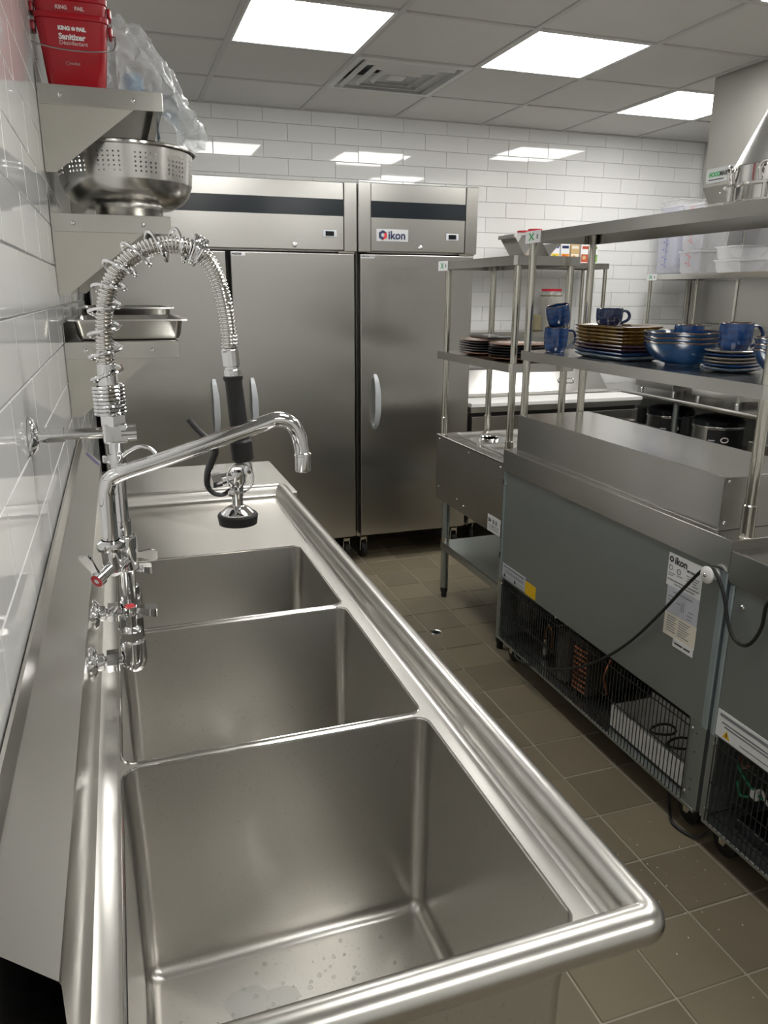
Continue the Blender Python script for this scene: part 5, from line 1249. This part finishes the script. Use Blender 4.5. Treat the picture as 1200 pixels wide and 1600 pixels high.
tg = thing('equipment_table', 'steel equipment table with a rolled front edge along the right wall', 'table', (3.94, 4.15, 0))
GX, GY0, GY1, GZ = 3.535, 3.30, 5.02, 0.905
part('table_top', MB().box(GX+0.012, 4.36, GY0, GY1, GZ-0.004, GZ), 'steel_h', tg, False)
part('rolled_edge', MB().tube([(GX+0.016, GY0, GZ-0.014), (GX+0.016, GY1-0.05, GZ-0.014), (GX+0.022, GY1-0.015, GZ-0.014), (GX+0.05, GY1-0.004, GZ-0.014), (GX+0.2, GY1-0.004, GZ-0.014)], 0.0165, 14), 'steel_polished', tg)
part('undershelf', MB().box(GX+0.05, 4.34, GY0+0.02, GY1-0.02, 0.508, 0.520), 'galvanised', tg, False)
for x in (GX+0.06, 4.30):
    for y in (GY0+0.05, 4.125, GY1-0.06): part('leg', MB().cyl((x, y, 0), (x, y, GZ-0.005), 0.020, n=14), 'galvanised', tg)
for i, (yy, lab) in enumerate(((4.44, 'low steel countertop burner on chrome feet, nearer the back wall'), (3.86, 'low steel countertop burner on chrome feet, farther from the back wall'))):
    t = thing('countertop_burner', lab, 'burner', (3.86, yy, GZ), 'countertop burners on the equipment table')
    part('burner_body', MB().box(3.645, 4.10, yy-0.20, yy+0.20, GZ+0.030, GZ+0.12, 0.006, 2), 'steel_h', t)
    part('burner_grate', MB().box(3.68, 4.07, yy-0.17, yy+0.17, GZ+0.12, GZ+0.135, 0.004), 'black_plastic', t, False)
    for x in (3.68, 4.06):
        for y in (yy-0.17, yy+0.17): part('foot', MB().cyl((x, y, GZ), (x, y, GZ+0.031), 0.014, n=16), 'chrome', t)
od = thing('double_overshelf', 'two-tier steel overshelf along the right wall, holding clear food storage boxes', 'shelf', (4.10, 4.2, GZ))
overshelf(od, 3.870, 4.330, 3.40, 4.925, GZ, 1.355, 1.702, inset=0.020, r=0.0135, stick=Face((3.870, 4.925, 1.664), RT, UP))
def cooker(x, y, lab):
    z = 0.5205; t = thing('rice_cooker', lab, 'rice cooker', (x, y, z), 'rice cookers under the equipment table'); r = 0.155
    part('base', MB().spin([(0.0, 0.0), (r*0.9, 0.0), (r*0.98, 0.02), (r*0.98, 0.05)], (x, y, z), n=36), 'black_plastic', t)
    part('steel_body', MB().spin([(r*0.985, 0.05), (r, 0.06), (r, 0.235), (r*0.98, 0.24)], (x, y, z), n=40), 'steel_v', t)
    part('lid', MB().spin([(r*1.02, 0.240), (r*1.04, 0.250), (r*1.03, 0.275), (r*0.9, 0.296), (r*0.5, 0.312), (0.0, 0.316)], (x, y, z), n=40), 'black_gloss', t)
    part('chrome_band', MB().spin([(r*1.03, 0.234), (r*1.045, 0.238), (r*1.045, 0.248), (r*1.03, 0.251)], (x, y, z), n=40), 'chrome', t)
    part('side_handle', MB().box(x-r*0.55-0.045, x-r*0.55+0.03, y+r*0.78, y+r*0.78+0.075, z+0.16, z+0.275, 0.012, 2), 'black_plastic', t)
    part('control_panel', MB().spin([(r*1.006, 0.06), (r*1.01, 0.07), (r*1.01, 0.225), (r*1.006, 0.235)], (x, y, z), n=40), 'black_plastic', t) if False else None
    d = Vector((-0.80, -0.60, 0)).normalized(); u = Vector((d.y, -d.x, 0)); c_ = Vector((x, y, z+0.165))+d*(r+0.002)
    e2 = Vector((-0.42, -0.90, 0)).normalized(); u2 = Vector((-e2.y, e2.x, 0)); c2 = Vector((x, y, z+0.17))+e2*(r+0.003)
    part('oval_emblem', MB().tube([c2+u2*0.022*math.cos(a*PI/12)+Vector((0, 0, 0.015*math.sin(a*PI/12)))+e2*(-0.0016*math.cos(a*PI/12)**2) for a in range(24)], 0.0035, 6, closed=True), 'ink_white', t)
    b = MB(); b.box(-0.02, 0.02, -0.002, 0.002, -0.003, 0.003); bmesh.ops.rotate(b.bm, verts=b.bm.verts, cent=(0, 0, 0), matrix=Matrix.Rotation(math.atan2(u.y, u.x), 3, 'Z')); bmesh.ops.translate(b.bm, verts=b.bm.verts, vec=c_)
    part('lever_switch', b, 'grey_plastic', t, False)
    # dark half of the body on the control side
    b = MB(); n_ = 14; L = []
    for hh in (0.052, 0.236):
        L.append([(x+(r+0.0018)*math.cos(a), y+(r+0.0018)*math.sin(a), z+hh) for a in [math.radians(206+k*100/n_) for k in range(n_+1)]])
    V0 = [b.v(p) for p in L[0]]; V1 = [b.v(p) for p in L[1]]
    for k in range(n_): b.f([V0[k], V0[k+1], V1[k+1], V1[k]])
    part('control_panel', b, 'black_plastic', t)
cooker(3.73, 3.88, 'black-lidded steel rice cooker with an oval emblem, nearer the stainless range')
cooker(3.73, 4.34, 'black-lidded steel rice cooker under the equipment table, nearer the white cutting board')
rg = thing('cooking_range', 'stainless cooking range standing at the end of the equipment table', 'range', (3.85, 2.5, 0))
part('range_body', MB().box(3.36, 4.34, 1.75, 3.20, 0.10, 0.745, 0.004), 'steel_v', rg, False)
part('range_top', MB().box(3.33, 4.35, 1.74, 3.215, 0.745, 0.800, 0.004), 'steel_h', rg, False)
cp_ = part('corner_column', MB().box(3.46, 3.54, 3.13, 3.19, 0.80, 1.02, 0.003), 'hood_steel', rg, False)
for zz in (0.858, 1.000): part('column_flange', MB().box(3.42, 3.56, 3.12, 3.21, zz, zz+0.012, 0.002), 'steel_shelf', cp_, False)
for x in (3.42, 4.28):
    for y in (1.82, 3.12): part('leg', MB().cyl((x, y, 0), (x, y, 0.11), 0.022, n=14), 'steel_post', rg)
# clear food boxes on the right overshelf
def food_box(x0, x1, y0, y1, z, h, label, mat, ink, marks=True):
    t = thing('food_storage_box', label, 'container', ((x0+x1)/2, (y0+y1)/2, z), 'clear food storage boxes')
    tp = 0.010
    L = [rrect(x0+tp*2, x1-tp*2, y0+tp*2, y1-tp*2, 0.02, z+0.001, 3), rrect(x0+tp, x1-tp, y0+tp, y1-tp, 0.022, z+0.012, 3), rrect(x0+0.003, x1-0.003, y0+0.003, y1-0.003, 0.024, z+h-0.012, 3), rrect(x0-0.006, x1+0.006, y0-0.006, y1+0.006, 0.026, z+h-0.010, 3), rrect(x0-0.006, x1+0.006, y0-0.006, y1+0.006, 0.026, z+h, 3), rrect(x0+0.002, x1-0.002, y0+0.002, y1-0.002, 0.024, z+h, 3)]
    b = MB(); b.loft(L, True); part('box_body', b, mat, t, 40)
    if marks:
        fc = Face((x0+0.004, (y0+y1)/2, z+0.02), (0, -1, 0), UP)
        rows = [(0.0, 0.003, 0.03, h*0.8)]
        n_ = max(2, int(h/0.06))
        for k in range(n_): rows.append((0.0, 0.022, 0.03+k*h*0.75/n_, 0.034+k*h*0.75/n_)); rows.append((-0.030, -0.016, 0.045+k*h*0.75/n_, 0.052+k*h*0.75/n_))
        b = MB()
        for a0, a1, v0, v1 in rows: fc.plate(b, a0, a1, v0, v1, 0.004, 0.0046)
        part('volume_scale', b, ink, t, False)
    return t
ZD = 1.7025
food_box(3.905, 4.145, 4.672, 4.905, ZD, 0.405, 'tall clear food box with a blue volume scale, at the end of the shelf', 'clear_plastic_blue', 'ink_blue')
food_box(3.911, 4.139, 4.678, 4.899, ZD+0.050, 0.410, 'clear food box nested in the tall blue-marked box, lower of two', 'clear_plastic_blue', 'ink_blue', False)
food_box(3.917, 4.133, 4.684, 4.893, ZD+0.100, 0.405, 'clear food box nested highest in the tall blue-marked box', 'clear_plastic', 'ink_blue')
food_box(3.905, 4.145, 4.425, 4.650, ZD, 0.150, 'square clear food box with a red volume scale, at the bottom of its stack', 'clear_plastic', 'ink_red')
food_box(3.905, 4.145, 4.425, 4.650, ZD+0.1505, 0.150, 'square clear food box with a red volume scale, second in its stack', 'clear_plastic', 'ink_red')
food_box(3.905, 4.145, 4.425, 4.650, ZD+0.301, 0.150, 'square clear food box with a red volume scale, topmost of its stack', 'clear_plastic', 'ink_red')
food_box(3.985, 4.300, 4.130, 4.390, ZD, 0.085, 'shallow clear food box at the bottom of its stack, beside the red-marked boxes', 'clear_plastic', 'ink_red', False)
food_box(3.985, 4.300, 4.130, 4.390, ZD+0.0855, 0.085, 'shallow clear food box stacked on another, beside the red-marked boxes', 'clear_plastic', 'ink_red', False)

# ---------------------------------------------------------------- crumbs on the floor
b = MB()
for _ in range(60):
    x, y, r = random.uniform(1.18, 1.60), random.choice([random.uniform(0.7, 1.75), random.gauss(1.38, 0.10)]), random.uniform(0.0008, 0.0022)
    b.spin([(0.0, r*1.2), (r*0.8, r*0.7), (r, 0.0)], (x, y, 0.0), n=5)
solo('floor_crumbs', b, 'white_plastic', 'tiny white crumbs scattered on the brown floor tiles beside the undercounter fridges', 'crumbs', kind='stuff')
